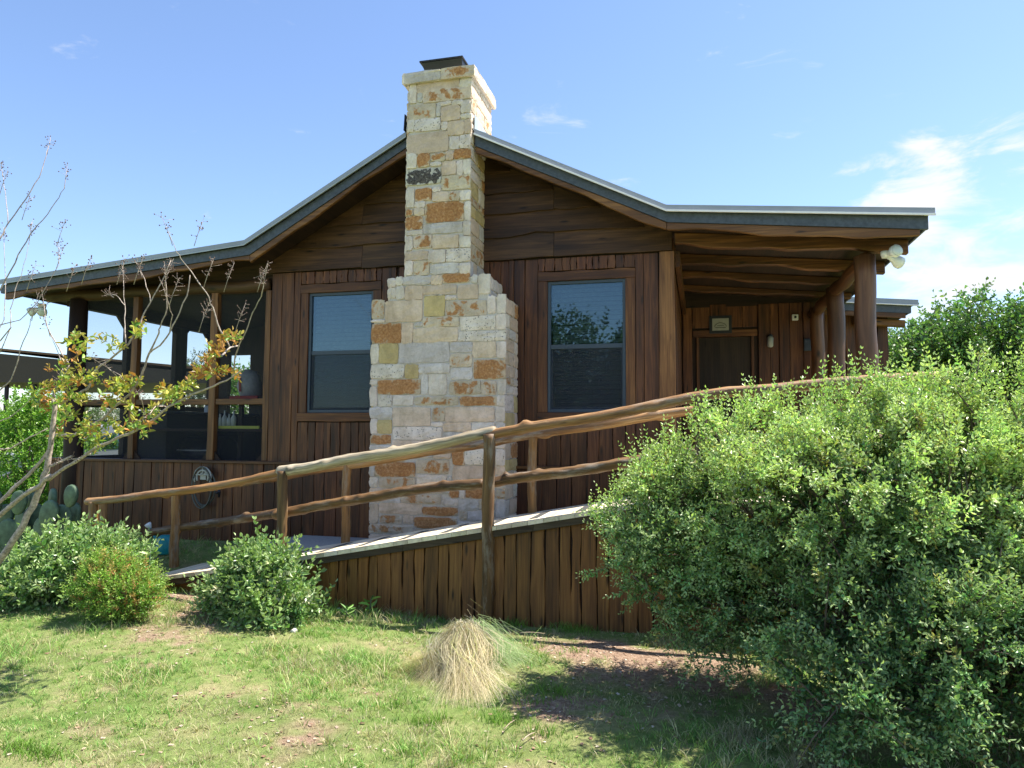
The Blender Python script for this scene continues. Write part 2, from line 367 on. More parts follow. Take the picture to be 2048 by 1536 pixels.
# ------------------------------------------------------------------ ground
def sst(a, b, x):
    t = np.clip((x-a)/(b-a), 0, 1); return t*t*(3-2*t)
_tab = RNG.random((256, 256))
def vn(x, y, s, seed=0):
    x = np.asarray(x)*s+seed*17.3+100; y = np.asarray(y)*s+seed*31.7+100
    xi = np.floor(x).astype(int); yi = np.floor(y).astype(int); fx = x-xi; fy = y-yi
    fx = fx*fx*(3-2*fx); fy = fy*fy*(3-2*fy)
    g = lambda i, j: _tab[(xi+i) % 256, (yi+j) % 256]
    return (g(0, 0)*(1-fx)+g(1, 0)*fx)*(1-fy)+(g(0, 1)*(1-fx)+g(1, 1)*fx)*fy
def gz(x, y):
    x = np.asarray(x, float); y = np.asarray(y, float)
    left = .075*sst(2.3, 5.0, -x)*sst(-5.0, -2.2, y)
    back = .18*sst(-1.6, -.1, y)*sst(-14, -9, x)
    near = sst(-30, -9, x)*sst(30, 9, -x)*0
    return -.05+left+back+(vn(x, y, 2.2, 3)-.5)*.03+(vn(x, y, .12, 5)-.5)*.5*sst(8, 40, np.hypot(x, y+2))
def dirtmask(x, y):
    d = .85*np.exp(-(((x+.60)/.85)**2+((y+2.6)/.36)**2))            # in front of the ramp, right
    d = d+.45*np.exp(-(((x-.4)/1.1)**2+((y+3.3)/.6)**2))
    d = d+.5*np.exp(-(((x+.85)/.28)**2+((y+3.9)/.5)**2))
    d = d+.55*np.exp(-(((x+4.35)/.5)**2+((y+2.55)/.4)**2))
    d = d+.5*np.exp(-(((x+3.0)/.9)**2+((y+2.2)/.18)**2))
    d = d+.55*np.exp(-(((x+7.0)/.8)**2+((y+1.9)/.3)**2))
    d = d+.5*np.exp(-(((x+4.0)/.4)**2+((y+3.1)/.35)**2))+.3*np.exp(-(((x+2.3)/.6)**2+((y+4.4)/.4)**2))
    d = d+.75*np.exp(-(((x+4.85)/.7)**2+((y+2.22)/.16)**2))
    return d+(vn(x, y, 3.1, 1)-.5)*.5+(vn(x, y, 9, 2)-.5)*.4
def axis(lo, hi, st, far, lo_far):
    a = list(np.arange(lo, hi, st)); s = st; x = a[-1]
    while x < far: s *= 1.25; x += s; a.append(x)
    s = st; x = a[0]; pre = []
    while x > lo_far: s *= 1.25; x -= s; pre.append(x)
    return np.array(pre[::-1]+a)
gx = axis(-8, 3, .045, 700, -700); gy = axis(-6.5, -.2, .045, 700, -300)
XX, YY = np.meshgrid(gx, gy); ZZ = gz(XX, YY); nx, ny = len(gx), len(gy)
D = np.clip(sst(.18, .55, dirtmask(XX, YY)), 0, 1)
idx = np.arange(nx*ny).reshape(ny, nx)
Fq = np.stack([idx[:-1, :-1].ravel(), idx[:-1, 1:].ravel(), idx[1:, 1:].ravel(), idx[1:, :-1].ravel()], 1)
def ground_mat():
    mt, nt, bs, out = newmat('lawn_ground'); tc_ = N(nt, 'ShaderNodeTexCoord'); P = tc_.outputs['Object']
    d = attr(nt, 'tint')
    n1 = noise_t(nt, P, 2.2, 5, .6); n2 = noise_t(nt, P, 30, 6, .7); n3 = noise_t(nt, P, 120, 4, .7)
    g = ramp(nt, n1, [(.3, (.115, .195, .045)), (.5, (.21, .27, .09)), (.7, (.37, .33, .18))])
    g = mixc(nt, .6, g, ramp(nt, n2, [(.3, (.55, .55, .45)), (.7, (1.35, 1.3, 1.2))]), 'MULTIPLY')
    s = ramp(nt, n2, [(.3, (.20, .125, .085)), (.52, (.37, .255, .18)), (.7, (.50, .38, .28))])
    s = mixc(nt, .6, s, ramp(nt, n3, [(.3, (.45, .42, .4)), (.7, (1.3, 1.3, 1.3))]), 'MULTIPLY')
    nt.links.new(mixc(nt, d, g, s), bs.inputs['Base Color']); setin(bs, Roughness=.95); bs.inputs['Specular IOR Level'].default_value = .1
    bump(nt, bs, mth(nt, 'ADD', n2, n3), .8, .02); return mt
g = rawmesh('ground', np.stack([XX.ravel(), YY.ravel(), ZZ.ravel()], 1), Fq, np.repeat(D.ravel()[:, None], 3, 1), ground_mat(), smooth=True)
g['kind'] = 'structure'
def G(x, y): return float(gz(x, y))

# ------------------------------------------------------------------ house
house = thing('log_cabin', 'dark brown wooden cabin with tall pale stone chimney and low metal roof', 'house', (-2.8, 0, .2))
RY = -.5   # rake plane
def prof(pts): return [(float(W(x, y, Y=RY)[0]), float(W(x, y, Y=RY)[2])) for x, y in pts]
FB = prof([(5, 587), (500, 510), (812, 297), (942, 289), (1335, 445), (1853, 459)])
FT = prof([(5, 571), (494, 493), (812, 281), (942, 269), (1333, 425), (1855, 433)])
def peak(P):
    (x1, z1), (x2, z2) = P[1], P[2]; (x3, z3), (x4, z4) = P[3], P[4]
    s1 = (z2-z1)/(x2-x1); s2 = (z4-z3)/(x4-x3)
    xp = (z3-z1+s1*x1-s2*x3)/(s1-s2); return (xp, z1+s1*(xp-x1))
def five(P): return [P[0], P[1], peak(P), P[4], P[5]]
FB5 = five(FB); FT5 = five(FT)
MT5 = [(x+(.0 if 0 < i < 4 else (.05 if i == 4 else -.01)), z+.065) for i, (x, z) in enumerate(FT5)]
def lin(P, x):
    for (a, b), (c, d) in zip(P[:-1], P[1:]):
        if x <= c or (c, d) == P[-1]: return b+(d-b)*(x-a)/(c-a)
def ribbon(mb, P, Q, y0, y1, x_lo=None, x_hi=None, mat=None):
    """slab between lower profile P and upper profile Q from y0 to y1"""
    if len(P) != len(Q):
        ux = sorted(set(round(x, 5) for x, z in P) | set(round(x, 5) for x, z in Q)); ux = [x for i, x in enumerate(ux) if i == 0 or x-ux[i-1] > .003]
        P, Q = [(x, lin(P, x)) for x in ux], [(x, lin(Q, x)) for x in ux]
    n = len(P); V = []
    for (x, z), (xq, zq) in zip(P, Q): V += [(x, y0, z), (xq, y0, zq), (x, y1, z), (xq, y1, zq)]
    F = []
    for i in range(n-1):
        a = 4*i; b = a+4; F += [(a, b, b+1, a+1), (a+2, a+3, b+3, b+2), (a+1, b+1, b+3, a+3), (a, a+2, b+2, b)]
    F += [(0, 1, 3, 2), (4*n-4, 4*n-2, 4*n-1, 4*n-3)]
    of = random.random()*9
    mb.add(V, F, [(v[1]+of, v[0], v[2]) for v in V], (1, 1, 1))
def clipP(P, a, b):
    pts = [(x, z) for x, z in P if a < x < b]; return [(a, lin(P, a))]+pts+[(b, lin(P, b))]
xl, xr = FT5[0][0], FT5[-1][0]; kx = FT5[3][0]
def off(P, d): return [(x, z+d) for x, z in P]
YB = 9.0; WY = 4.2; PB = 3.6
roof = MB()
def roofparts(P, y0, y1):   # sheet
    ribbon(roof, off(P, .0), off(P, .02), y0, y1)
sheetP = off(FT5, .05)
roofparts(clipP(sheetP, xl-.01, kx), -.545, YB); roofparts(clipP(sheetP, kx, xr+.05), -.545, WY-.02)
# ribs
for i in range(0, 40):
    y = -.3+i*.24
    for a, b in ((xl, FT5[1][0]), (FT5[1][0], FT5[2][0]), (FT5[2][0], kx), (kx, xr)):
        if a == kx and y > WY-.1: continue
        za, zb = lin(sheetP, a)+.02, lin(sheetP, b)+.02
        roof.obox([(a, y, za), (b, y, zb), (a, y+.03, za), (b, y+.03, zb), (a, y, za+.02), (b, y, zb+.02), (a, y+.03, za+.02), (b, y+.03, zb+.02)])
roofo = roof.build('roof', M['metal'], house)
und = MB(); ribbon(und, off(clipP(FB5, xl+.03, kx), .03), off(clipP(FT5, xl+.03, kx), .045), -.47, YB-.05)
ribbon(und, off(clipP(FB5, kx, xr-.02), .03), off(clipP(FT5, kx, xr-.02), .045), -.47, WY-.05)
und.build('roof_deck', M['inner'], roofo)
chL, chR = -3.27, -2.44
def two(a, b, P, Q, y0, y1, name, mat, parent, split=True):
    mb = MB()
    segs = [(a, chL), (chR, b)] if split else [(a, b)]
    for u, v in segs: ribbon(mb, clipP(P, u, v), clipP(Q, u, v), y0, y1)
    return mb.build(name, mat, parent)
two(xl, xr, FB5, FT5, -.52, -.475, 'fascia', M['fascia'], roofo)
two(xl-.01, xr+.05, off(FT5, .004), MT5, -.565, -.547, 'metal_trim', M['rim_metal'], roofo)
lb = MB(); ribbon(lb, clipP(off(FT5, -.009), chR, xr+.05), clipP(off(FT5, .010), chR, xr+.05), -.585, -.566); lb.build('trim_lip', M['lip'], roofo)  # pale strip put in for the bright line of light under the right trim
lb = MB(); ribbon(lb, clipP(off(FT5, -.004), xl-.01, chL), clipP(off(FT5, .006), xl-.01, chL), -.575, -.566); lb.build('trim_lip', M['greylip'], roofo)  # grey strip, dimmer version of the painted glint line
# side fascia (right eave, left eave)
mb = MB(); mb.box((xr-.02, -.475, FB5[-1][1]+.01), (xr, WY-.06, FT5[-1][1]-.002), 1); mb.build('eave_fascia', M['fascia'], roofo)
mb = MB(); mb.box((xl, -.475, FB5[0][1]+.01), (xl+.02, YB-.1, FT5[0][1]-.002), 1); mb.build('eave_fascia', M['fascia'], roofo)
# live-edge rake boards under the fascia
def rake(a, b, h, seed, y0=-.505, y1=-.46):
    mb = MB(); n = max(6, int((b-a)/.12)); xs = [a+(b-a)*i/n for i in range(n+1)]
    bot = lambda x: lin(FB5, x)-h-.02*(math.sin(x*2.6+seed)+.55*math.sin(x*6.3+seed*2)+.25*math.sin(x*14+seed))
    mb.strip(xs, lambda x: lin(FB5, x)-.002, bot, y0, y1, T=(1, 1, 1)); mb.build('rake_board', M['trim'], roofo, .006)
rake(xl+.06, FB5[1][0], .07, 1); rake(FB5[1][0]+.003, chL-.003, .07, 2); rake(chR+.003, kx-.002, .075, 3); rake(kx+.002, xr-.07, .085, 5)

# walls
XL, XR = -5.32, -.30
zg = 3.63
wins = [(-4.79, -3.90, 1.84, 3.355), (-1.70, -.80, 1.84, 3.36)]
core = MB()
def corebox(a, b): core.box(a, b, 2, (1, 1, 1))
xs_ = [XL, wins[0][0], wins[0][1], wins[1][0], wins[1][1], XR]
for i in (0, 2, 4): corebox((xs_[i], .0, .1), (xs_[i+1], .12, zg))
for w in wins: corebox((w[0], .0, .1), (w[1], .12, w[2])); corebox((w[0], .0, w[3]), (w[1], .12, zg))
corebox((XL, .121, .1), (XL+.12, YB-.4, 3.86)); corebox((XR-.12, .121, .1), (XR, YB-.4, 3.87)); corebox((XL+.12, YB-.5, .1), (XR-.12, YB-.4, zg))
corebox((XL+.12, 3.4, .2), (XR-.12, 3.5, zg)); corebox((XL+.12, .13, 1.0), (XR-.12, 3.38, 1.06)); corebox((XL+.12, .13, zg-.1), (XR-.12, 3.38, zg-.02))
core.build('wall', M['inner'], house)
# gable triangle core
gc_ = MB()
gp = clipP(off(FB5, .04), XL-.25, XR)
V = [(x, y, z) for y in (.0, .1) for x, z in [(XL-.25, zg-.01), (XR, zg-.01)]+gp[::-1]]; n = len(gp)+2
gc_.add(V, [tuple(range(n)), tuple(range(n, 2*n))[::-1]]+[(i, (i+1) % n, n+(i+1) % n, n+i) for i in range(n)]); gc_.build('gable_wall', M['inner'], house)
# gable live-edge boards
gb = MB(); levels = [3.64, 3.93, 4.19, 4.44, 4.70, 5.1]
for side, (a, b) in enumerate(((XL-.05, chL+.1), (chR-.1, XR+.02))):
    cuts = [a, -4.05 if side == 0 else -1.62, b]
    for li in range(len(levels)-1):
        for ci in range(2):
            ca, cb = cuts[ci], cuts[ci+1]
            if li % 2: 
                if ci: continue
                ca, cb = a, b
            zb, zt = levels[li], levels[li+1]+.05
            lo = [x for x in np.linspace(ca+.001, cb-.001, 46) if lin(FB5, x)+.0 > zb+.01]
            if len(lo) < 3: continue
            sd = li*3.1+side*1.7+ci; amp = ((.005, .012, .010, .012, .01), (.005, .026, .018, .008, .006))[side][li]
            bot = lambda x, zb=zb, sd=sd, amp=amp: zb+amp*(2.6*(float(vn(x, sd, 1.9, 1))-.5)+1.5*(float(vn(x, sd, 5.3, 2))-.5)*float(vn(x, sd, 1.1, 4))*2+.5*(float(vn(x, sd, 13, 3))-.5))
            y0 = -.035-.007*(5-li)
            gb.lap(lo, lambda x, zt=zt, zb=zb: max(zb+.005, min(zt, lin(FB5, x)+.03)), bot, -.006, -.045, .028)
gb.build('gable_siding', M['gable'], house, .004)
# vertical siding
vs = MB(); rg = random.Random(5)
def boards(mb, x0, x1, z0, z1, y, th=(.022, .04), w=(.10, .19), plane='x', back=None):
    x = x0
    while x < x1-.01:
        ww = rg.uniform(*w); e = min(x+ww, x1)
        if x1-e < .05: e = x1
        t = rg.uniform(*th)
        mb.vboard(x+.003, e-.003, z0, z1, y-t, y, .004, plane=plane); x = e
CS = .11
boards(vs, XL, wins[0][0]-CS, 1.2, zg, -.002); boards(vs, wins[0][0]-CS, wins[0][1]+CS, wins[0][3]+CS+.01, zg, -.002, w=(.07, .12)); boards(vs, wins[0][0]-CS, wins[0][1]+CS, 1.2, wins[0][2]-CS-.01, -.002, w=(.08, .15))
boards(vs, wins[0][1]+CS, -3.6, 1.2, zg, -.002); boards(vs, -2.1, wins[1][0]-CS, 1.2, zg, -.002); boards(vs, chL-.3, -3.2, 2.8, zg, -.002); boards(vs, -2.5, -2.1, 2.8, zg, -.002)
boards(vs, wins[1][0]-CS, wins[1][1]+CS, wins[1][3]+CS+.01, zg, -.002, w=(.07, .12)); boards(vs, wins[1][0]-CS, wins[1][1]+CS, 1.2, wins[1][2]-CS-.01, -.002)
boards(vs, wins[1][1]+CS, XR-.13, 1.2, zg, -.002, w=(.09, .16))
vs.build('wall_siding', M['wall'], house, .004)
cp = MB(); cp.vboard(XR-.125, XR+.045, .3, zg, -.075, -.002, .004); cp.vboard(-.003, .15, .3, zg, XR+.001, XR+.04, .003, plane='y'); cp.build('corner_board', M['trim'], house, .005)
# lower siding with its ledge, across the cabin and the screened porch
XP = -8.68
for a, b in ((XP, -3.6), (-2.1, XR)): sk = MB(); boards(sk, a, b, .05, 1.19, -.03, w=(.11, .19), th=(.03, .045)); sk.build('lower_siding', M['wall'], house, .004)
sb = MB(); sb.box((XP, -.029, 0), (-3.6, .09, 1.19), 0); sb.box((-2.1, -.029, 0), (XR, -.001, 1.19), 0); sb.build('lower_wall', M['inner'], house)
ld = MB(); ld.box((XP-.03, -.115, 1.192), (-3.6, .1, 1.225), 0); ld.box((-2.1, -.115, 1.192), (XR, -.002, 1.225), 0); ld.build('ledge', M['trim'], house, .004)

# windows
def window(x0, x1, z0, z1):
    f = MB(); t = .035; zm = z0+(z1-z0)*.50
    f.box((x0, -.012, z0), (x0+t, .07, z1)); f.box((x1-t, -.012, z0), (x1, .07, z1)); f.box((x0+t, -.012, z1-t), (x1-t, .07, z1)); f.box((x0+t, -.012, z0), (x1-t, .07, z0+t))
    fo = f.build('window', M['frame'], house, .003)
    s_ = MB(); s_.box((x0+t, .0, zm-.028), (x1-t, .05, zm+.022)); s_.box((x0+t, .02, z0+t), (x0+t+.022, .055, zm-.028)); s_.box((x1-t-.022, .02, z0+t), (x1-t, .055, zm-.028)); s_.box((x0+t+.022, .02, z0+t), (x1-t-.022, .055, z0+t+.03))
    s_.build('sash', M['frame'], fo, .002)
    p = MB(); p.box((x0+t, .012, zm+.022), (x1-t, .017, z1-t)); p.box((x0+t+.022, .035, z0+t+.03), (x1-t-.022, .04, zm-.028)); p.build('pane', M['glass'], fo)
    sc = MB(); sc.box((x0+t+.01, .004, z0+t), (x1-t-.01, .006, zm-.03)); sc.build('insect_screen', M['winscreen'], fo)
    b = MB(); z = z0+.05
    while z < z1-.05:
        b.obox([(x0+.04, .09, z), (x1-.04, .09, z), (x0+.04, .105, z+.049), (x1-.04, .105, z+.049), (x0+.04, .092, z+.0), (x1-.04, .092, z+.0), (x0+.04, .107, z+.049), (x1-.04, .107, z+.049)]); z += .054
    b.build('blind', M['blind'], fo)
    c = MB(); c.vboard(x0-CS+.002, x0-.001, z0-.001, z1+.001, -.036, -.002, .002); c.vboard(x1+.001, x1+CS-.002, z0-.001, z1+.001, -.036, -.002, .002)
    n = 14; xs = [x0-CS+(x1-x0+2*CS)*i/n for i in range(n+1)]
    c.strip(xs, lambda x: z1+CS+.006*math.sin(x*13), lambda x: z1+.002, -.042, -.002); c.strip(xs, lambda x: z0-.002, lambda x: z0-CS+.005*math.sin(x*9), -.055, -.002)
    c.build('casing', M['casing'], fo, .003)
for w in wins: window(*w)

# ------------------------------------------------------------------ stone chimney
CY = -.6
chim = MB()
lx0, lx1 = float(W(742, 800, Y=CY)[0]), float(W(1010, 800, Y=CY)[0])
ux0, ux1 = float(W(776, 580, Y=CY)[0]), float(W(978, 570, Y=CY)[0])
sx0, sx1 = float(W(810, 450, Y=CY)[0]), float(W(940, 450, Y=CY)[0])
zt = float(W(880, 162, Y=CY)[2]); z1_ = float(W(870, 600, Y=CY)[2]); z2_ = float(W(880, 556, Y=CY)[2])
TY = .22
i_ = .012
chim.box((lx0+i_, CY+i_, -.1), (lx1-i_, -.001, z1_-i_), 2, (1, 1, 1)); chim.box((ux0+i_, CY+i_+.002, z1_-i_), (ux1-i_, -.001, z2_-i_), 2, (1, 1, 1)); chim.box((sx0+i_, CY+i_+.004, z2_-i_), (sx1-i_, TY-.01, zt), 2, (1, 1, 1))
cho = chim.build('chimney', M['mortar'], house)
PAL = {'w': ((.79, .69, .615), .02, .1, 0), 'g': ((.67, .61, .58), .0, .25, 0), 'p': ((.79, .70, .63), .0, 1, 0), 't': ((.73, .575, .45), .10, .15, 0), 'y': ((.64, .50, .26), .06, .15, 0),
       'o': ((.66, .52, .38), .84, .1, 0), 'm': ((.66, .55, .43), .53, .2, 0), 'l': ((.6, .57, .52), .0, .3, .72)}
st = MB()
def stone(cx, cz, w, h, ty, frame, depth=.03, key=0):
    """irregular block face: frame(u, v, d) -> point; u,v in metres, d = how proud"""
    base, ru, pi_, li = PAL[ty]; rr = random.Random(key+int(cx*977+cz*1313))
    bv = rr.uniform(.88, 1.08); b = tuple(c*bv*rr.uniform(.985, 1.015) for c in base); ru = ru+rr.uniform(-.06, .06)
    nu, nv = 5, 4; d0 = (depth-.011)*rr.uniform(.75, 1.15)
    V = []; Gc = []
    for j in range(nv+1):
        for i in range(nu+1):
            u = i/nu; v = j/nv
            e = (i in (0, nu)) or (j in (0, nv)); corner = (i in (0, nu)) and (j in (0, nv))
            jx = rr.uniform(-.006, .006); jz = rr.uniform(-.006, .006)
            uu = cx+(u-.5)*w+jx+(-.008 if corner and i == nu else .008 if corner else 0); vv = cz+(v-.5)*h+jz+(-.006 if corner and j == nv else .006 if corner else 0)
            V.append(frame(uu, vv, (d0*.74 if e else d0)+rr.uniform(-.0035, .0035))); Gc.append((u, v, 0))
    F = [(j*(nu+1)+i, j*(nu+1)+i+1, (j+1)*(nu+1)+i+1, (j+1)*(nu+1)+i) for j in range(nv) for i in range(nu)]
    ring = [i for i in range(nu+1)]+[(j+1)*(nu+1)-1 for j in range(1, nv+1)]+[nv*(nu+1)+i for i in range(nu-1, -1, -1)]+[j*(nu+1) for j in range(nv-1, 0, -1)]
    o = len(V)
    for k in ring:
        g_ = Gc[k]; V.append(frame(cx+(g_[0]-.5)*w*.985, cz+(g_[1]-.5)*h*.985, -.01)); Gc.append(g_)
    L = len(ring); F += [(ring[k], ring[(k+1) % L], o+(k+1) % L, o+k) for k in range(L)]
    st.add(V, F, Gc, b, (ru, pi_, li), False)
ff = lambda u, v, d: (u, CY+i_-d, v)
def crop(ox, oy, sc, L):
    for (a, b, c, d, t) in L:
        xa, xb, ya, yb = ox+a/sc, ox+c/sc, oy+b/sc, oy+d/sc; xm, ym = (xa+xb)/2, (ya+yb)/2
        x0, x1 = W(xa, ym, Y=CY)[0], W(xb, ym, Y=CY)[0]; z1, z0 = W(xm, ya, Y=CY)[2], W(xm, yb, Y=CY)[2]
        stone((x0+x1)/2, (z0+z1)/2, x1-x0+.006, z1-z0+.004, t, ff, .03)
crop(730, 540, 6.4, [(290,105,390,220,'w'),(400,90,480,195,'w'),(490,80,840,185,'g'),(850,70,985,185,'t'),(990,45,1335,155,'o'),(1370,60,1440,160,'g'),(1455,50,1600,300,'w'),
 (290,230,390,355,'w'),(400,205,500,370,'w'),(510,205,740,380,'t'),(745,195,1165,310,'t'),(1190,185,1445,370,'t'),(1020,325,1160,380,'w'),(760,320,1010,325,'w'),
 (85,385,240,620,'m'),(260,390,730,660,'t'),(760,330,1020,590,'y'),(1035,390,1550,590,'m'),(1570,330,1665,550,'w'),(1695,310,1800,550,'w'),(80,635,250,668,'w'),
 (740,600,1200,725,'m'),(1220,590,1670,765,'p'),(1680,565,1800,755,'w'),(85,685,460,935,'o'),(465,680,610,935,'t'),(620,735,1185,920,'t'),(630,675,730,718,'g'),(1200,780,1800,905,'p'),
 (75,950,170,1200,'w'),(180,945,420,1195,'y'),(440,925,1075,1185,'g'),(1090,925,1370,1050,'g'),(1090,1070,1365,1240,'m'),(1380,920,1670,1115,'t'),(1690,915,1800,1120,'w'),
 (75,1210,500,1385,'p'),(510,1210,680,1385,'y'),(690,1205,1080,1320,'g'),(1100,1255,1370,1400,'g'),(1390,1150,1800,1390,'o'),
 (65,1405,155,1470,'w'),(160,1400,710,1590,'o'),(815,1335,1040,1590,'w'),(720,1330,800,1590,'g'),(1080,1420,1480,1590,'m'),(1490,1420,1680,1590,'m'),(1700,1405,1800,1590,'w')])
crop(730, 780, 5.297, [(50,-32,125,170,'w'),(140,55,280,175,'p'),(300,55,510,160,'w'),(530,70,985,155,'m'),(1005,70,1395,165,'o'),(1400,60,1480,165,'w'),
 (50,185,285,295,'g'),(295,185,690,380,'t'),(715,185,845,330,'m'),(850,180,1370,335,'t'),(1385,175,1480,330,'w'),(55,305,125,460,'w'),(130,315,280,460,'y'),(700,340,825,385,'w'),
 (300,395,810,525,'p'),(830,345,1120,440,'t'),(1130,345,1370,440,'w'),(1385,345,1480,520,'w'),(60,480,270,570,'o'),(50,585,270,640,'w'),(290,535,600,640,'t'),(610,535,900,640,'t'),(830,450,1100,525,'g'),(1110,450,1370,525,'w'),
 (1065,540,1370,615,'w'),(1385,530,1480,615,'w'),(430,655,715,715,'g'),(720,650,910,725,'t'),(925,560,1055,795,'o'),(1060,625,1370,790,'p'),(1385,630,1480,795,'p'),
 (50,650,200,755,'g'),(205,655,420,755,'t'),(45,765,100,910,'g'),(105,765,530,915,'o'),(545,740,885,885,'m'),(930,805,1370,970,'t'),(1385,805,1480,900,'t'),
 (45,925,130,1025,'w'),(150,925,530,1035,'m'),(550,900,860,1000,'w'),(870,915,915,1000,'g'),(50,1040,270,1115,'t'),(285,1045,560,1115,'g'),(575,1010,900,1090,'g'),(915,980,1370,1045,'t'),(1385,910,1480,1045,'w'),
 (890,1060,990,1140,'o'),(1005,1055,1055,1145,'w'),(1065,1055,1370,1150,'o'),(1385,1060,1480,1150,'m'),(60,1125,145,1190,'w'),(155,1130,370,1195,'g'),(380,1105,800,1205,'m'),(815,1155,980,1225,'w'),(995,1160,1200,1270,'g'),(1210,1165,1370,1270,'m'),(1385,1160,1480,1360,'g'),
 (50,1205,135,1410,'t'),(150,1205,600,1310,'t'),(610,1240,980,1330,'o'),(1000,1290,1080,1375,'m'),(1090,1290,1370,1390,'g'),(150,1330,390,1415,'m'),(400,1330,510,1415,'t'),(525,1350,970,1470,'o'),(985,1400,1480,1470,'w'),
 (45,1425,510,1520,'m'),(525,1485,1000,1560,'t'),(1010,1485,1480,1560,'g'),(45,1535,400,1640,'t'),(410,1575,900,1640,'w'),(910,1575,1480,1640,'t'),(45,1655,700,1760,'w'),(715,1655,1480,1760,'m')])
crop(790, 110, 6.4, [(185,378,270,615,'w'),(285,335,820,470,'t'),(830,292,980,405,'w'),(290,485,350,600,'g'),(360,425,975,585,'m'),(180,630,520,815,'m'),(530,620,582,785,'g'),(560,590,720,640,'w'),(730,580,870,635,'w'),
 (590,650,830,835,'t'),(845,585,972,735,'w'),(840,750,972,810,'w'),(155,830,240,985,'w'),(250,810,580,970,'p'),(592,855,670,960,'w'),(680,845,880,1020,'t'),(888,825,972,1000,'t'),
 (155,1000,680,1250,'t'),(700,1040,820,1205,'w'),(832,1018,965,1190,'p'),(155,1265,270,1450,'w'),(285,1262,440,1430,'o'),(455,1250,640,1355,'m'),(650,1230,745,1340,'t'),(755,1205,968,1320,'o'),(455,1370,585,1420,'w'),
 (145,1465,585,1655,'l'),(600,1360,780,1530,'t'),(790,1350,865,1530,'w'),(875,1335,966,1520,'w')])
crop(790, 340, 6.4, [(600,65,966,245,'m'),(478,220,585,275,'w'),(145,230,240,480,'w'),(255,235,465,390,'o'),(480,285,680,400,'t'),(685,270,825,395,'m'),(838,258,965,385,'w'),(250,400,380,480,'w'),(140,495,225,582,'m'),(245,490,372,582,'t'),
 (390,410,880,660,'o'),(888,400,964,640,'w'),(138,595,350,760,'o'),(365,675,862,805,'g'),(872,650,962,835,'w'),(138,770,350,832,'w'),(135,850,222,1025,'w'),(235,835,470,1000,'m'),(480,830,812,1000,'t'),(825,850,962,985,'w'),
 (130,1040,420,1150,'t'),(430,1020,642,1182,'w'),(655,1003,962,1172,'p'),(128,1165,225,1345,'w'),(238,1165,435,1345,'m'),(450,1195,815,1325,'g'),(828,1190,958,1325,'w')])
def facestones(y0, y1, z0, z1, X, sgn, seed, mix='wwwgtttmopy'):
    rr = random.Random(seed); z = z0
    fr = (lambda u, v, d: (X+sgn*(d-i_), u, v))
    while z < z1-.03:
        h = min(rr.uniform(.08, .2), z1-z)
        if z1-z-h < .06: h = z1-z
        y = y0
        while y < y1-.02:
            w_ = min(rr.uniform(.14, .42), y1-y)
            if y1-y-w_ < .1: w_ = y1-y
            stone(y+w_/2, z+h/2, w_-.014, h-.014, rr.choice(mix), fr, .03, seed); y += w_
        z += h
facestones(CY, -.04, -.1, z1_, lx1, 1, 3); facestones(CY, -.04, z1_, z2_, ux1, 1, 4, 'wgw'); facestones(CY, -.04, z2_, 4.85, sx1, 1, 15, 'wtmyog'); facestones(CY, TY, 4.86, zt, sx1, 1, 6, 'wwtwm')
facestones(CY, -.04, -.1, z1_, lx0, -1, 7); facestones(CY, -.04, z1_, z2_, ux0, -1, 8); facestones(CY, -.04, z2_, 4.85, sx0, -1, 9); facestones(CY, TY, 4.86, zt, sx0, -1, 10)
# shoulder tops
def tops(x0, x1, z, seed):
    rr = random.Random(seed); y = CY
    while y < -.05:
        w_ = min(rr.uniform(.2, .3), -.03-y); stone((x0+x1)/2, y+w_/2, x1-x0, w_-.01, 'w', lambda u, v, d: (u, v, z-i_+d), .03, seed); y += w_
tops(ux1-.01, lx1, z1_, 1); tops(lx0, ux0+.01, z1_, 2); tops(sx1-.01, ux1, z2_, 3); tops(ux0, sx0+.01, z2_, 4)
# back of the shaft above the roof
rr = random.Random(4)
z = 4.9
while z < zt-.05:
    h = min(rr.uniform(.1, .2), zt-z); x = sx0
    while x < sx1-.03:
        w_ = min(rr.uniform(.18, .4), sx1-x); stone(x+w_/2, z+h/2, w_-.012, h-.012, rr.choice('wtgm'), lambda u, v, d: (u, TY-.02+d, v), .03, 5); x += w_
    z += h
st.build('stone_facing', M['stones'], cho, 0, True)
# coping
st = MB(); o_ = .05; cb = zt; ct = zt+.12
def cope(a, b, fr): stone(*a, *b, 'w', fr, .05)
core_c = MB(); core_c.box((sx0-o_+.02, CY-o_+.02, cb+.002), (sx1+o_-.02, TY+o_-.02, ct-.02), 0, (1, 1, 1)); 
xm_ = sx0+.42
for a, b, t in ((sx0-o_, xm_, 'g'), (xm_, sx1+o_, 'm')): stone((a+b)/2, (cb+ct)/2, b-a-.006, .13, t, lambda u, v, d: (u, CY-o_+.02-d, v), .03, 31)
for a, b, t in ((CY-o_, -.15, 'w'), (-.15, TY+o_, 't')):
    stone((a+b)/2, (cb+ct)/2, b-a-.006, .13, t, lambda u, v, d: (sx1+o_-.02+d, u, v), .03, 32); stone((a+b)/2, (cb+ct)/2, b-a-.006, .13, t, lambda u, v, d: (sx0-o_+.02-d, u, v), .03, 33)
    stone((a+b)/2, (sx0+sx1)/2, b-a-.006, sx1-sx0+.1, 'w', lambda u, v, d: (v, u, ct-.02+d*.5), .03, 34)
stone((sx0+sx1)/2, (cb+ct)/2, sx1-sx0+.09, .13, 'w', lambda u, v, d: (u, TY+o_-.02+d, v), .03, 35)
st.V += []; cpo = st.build('coping', M['stones'], cho, 0, True); core_c.build('coping_bed', M['mortar'], cho)
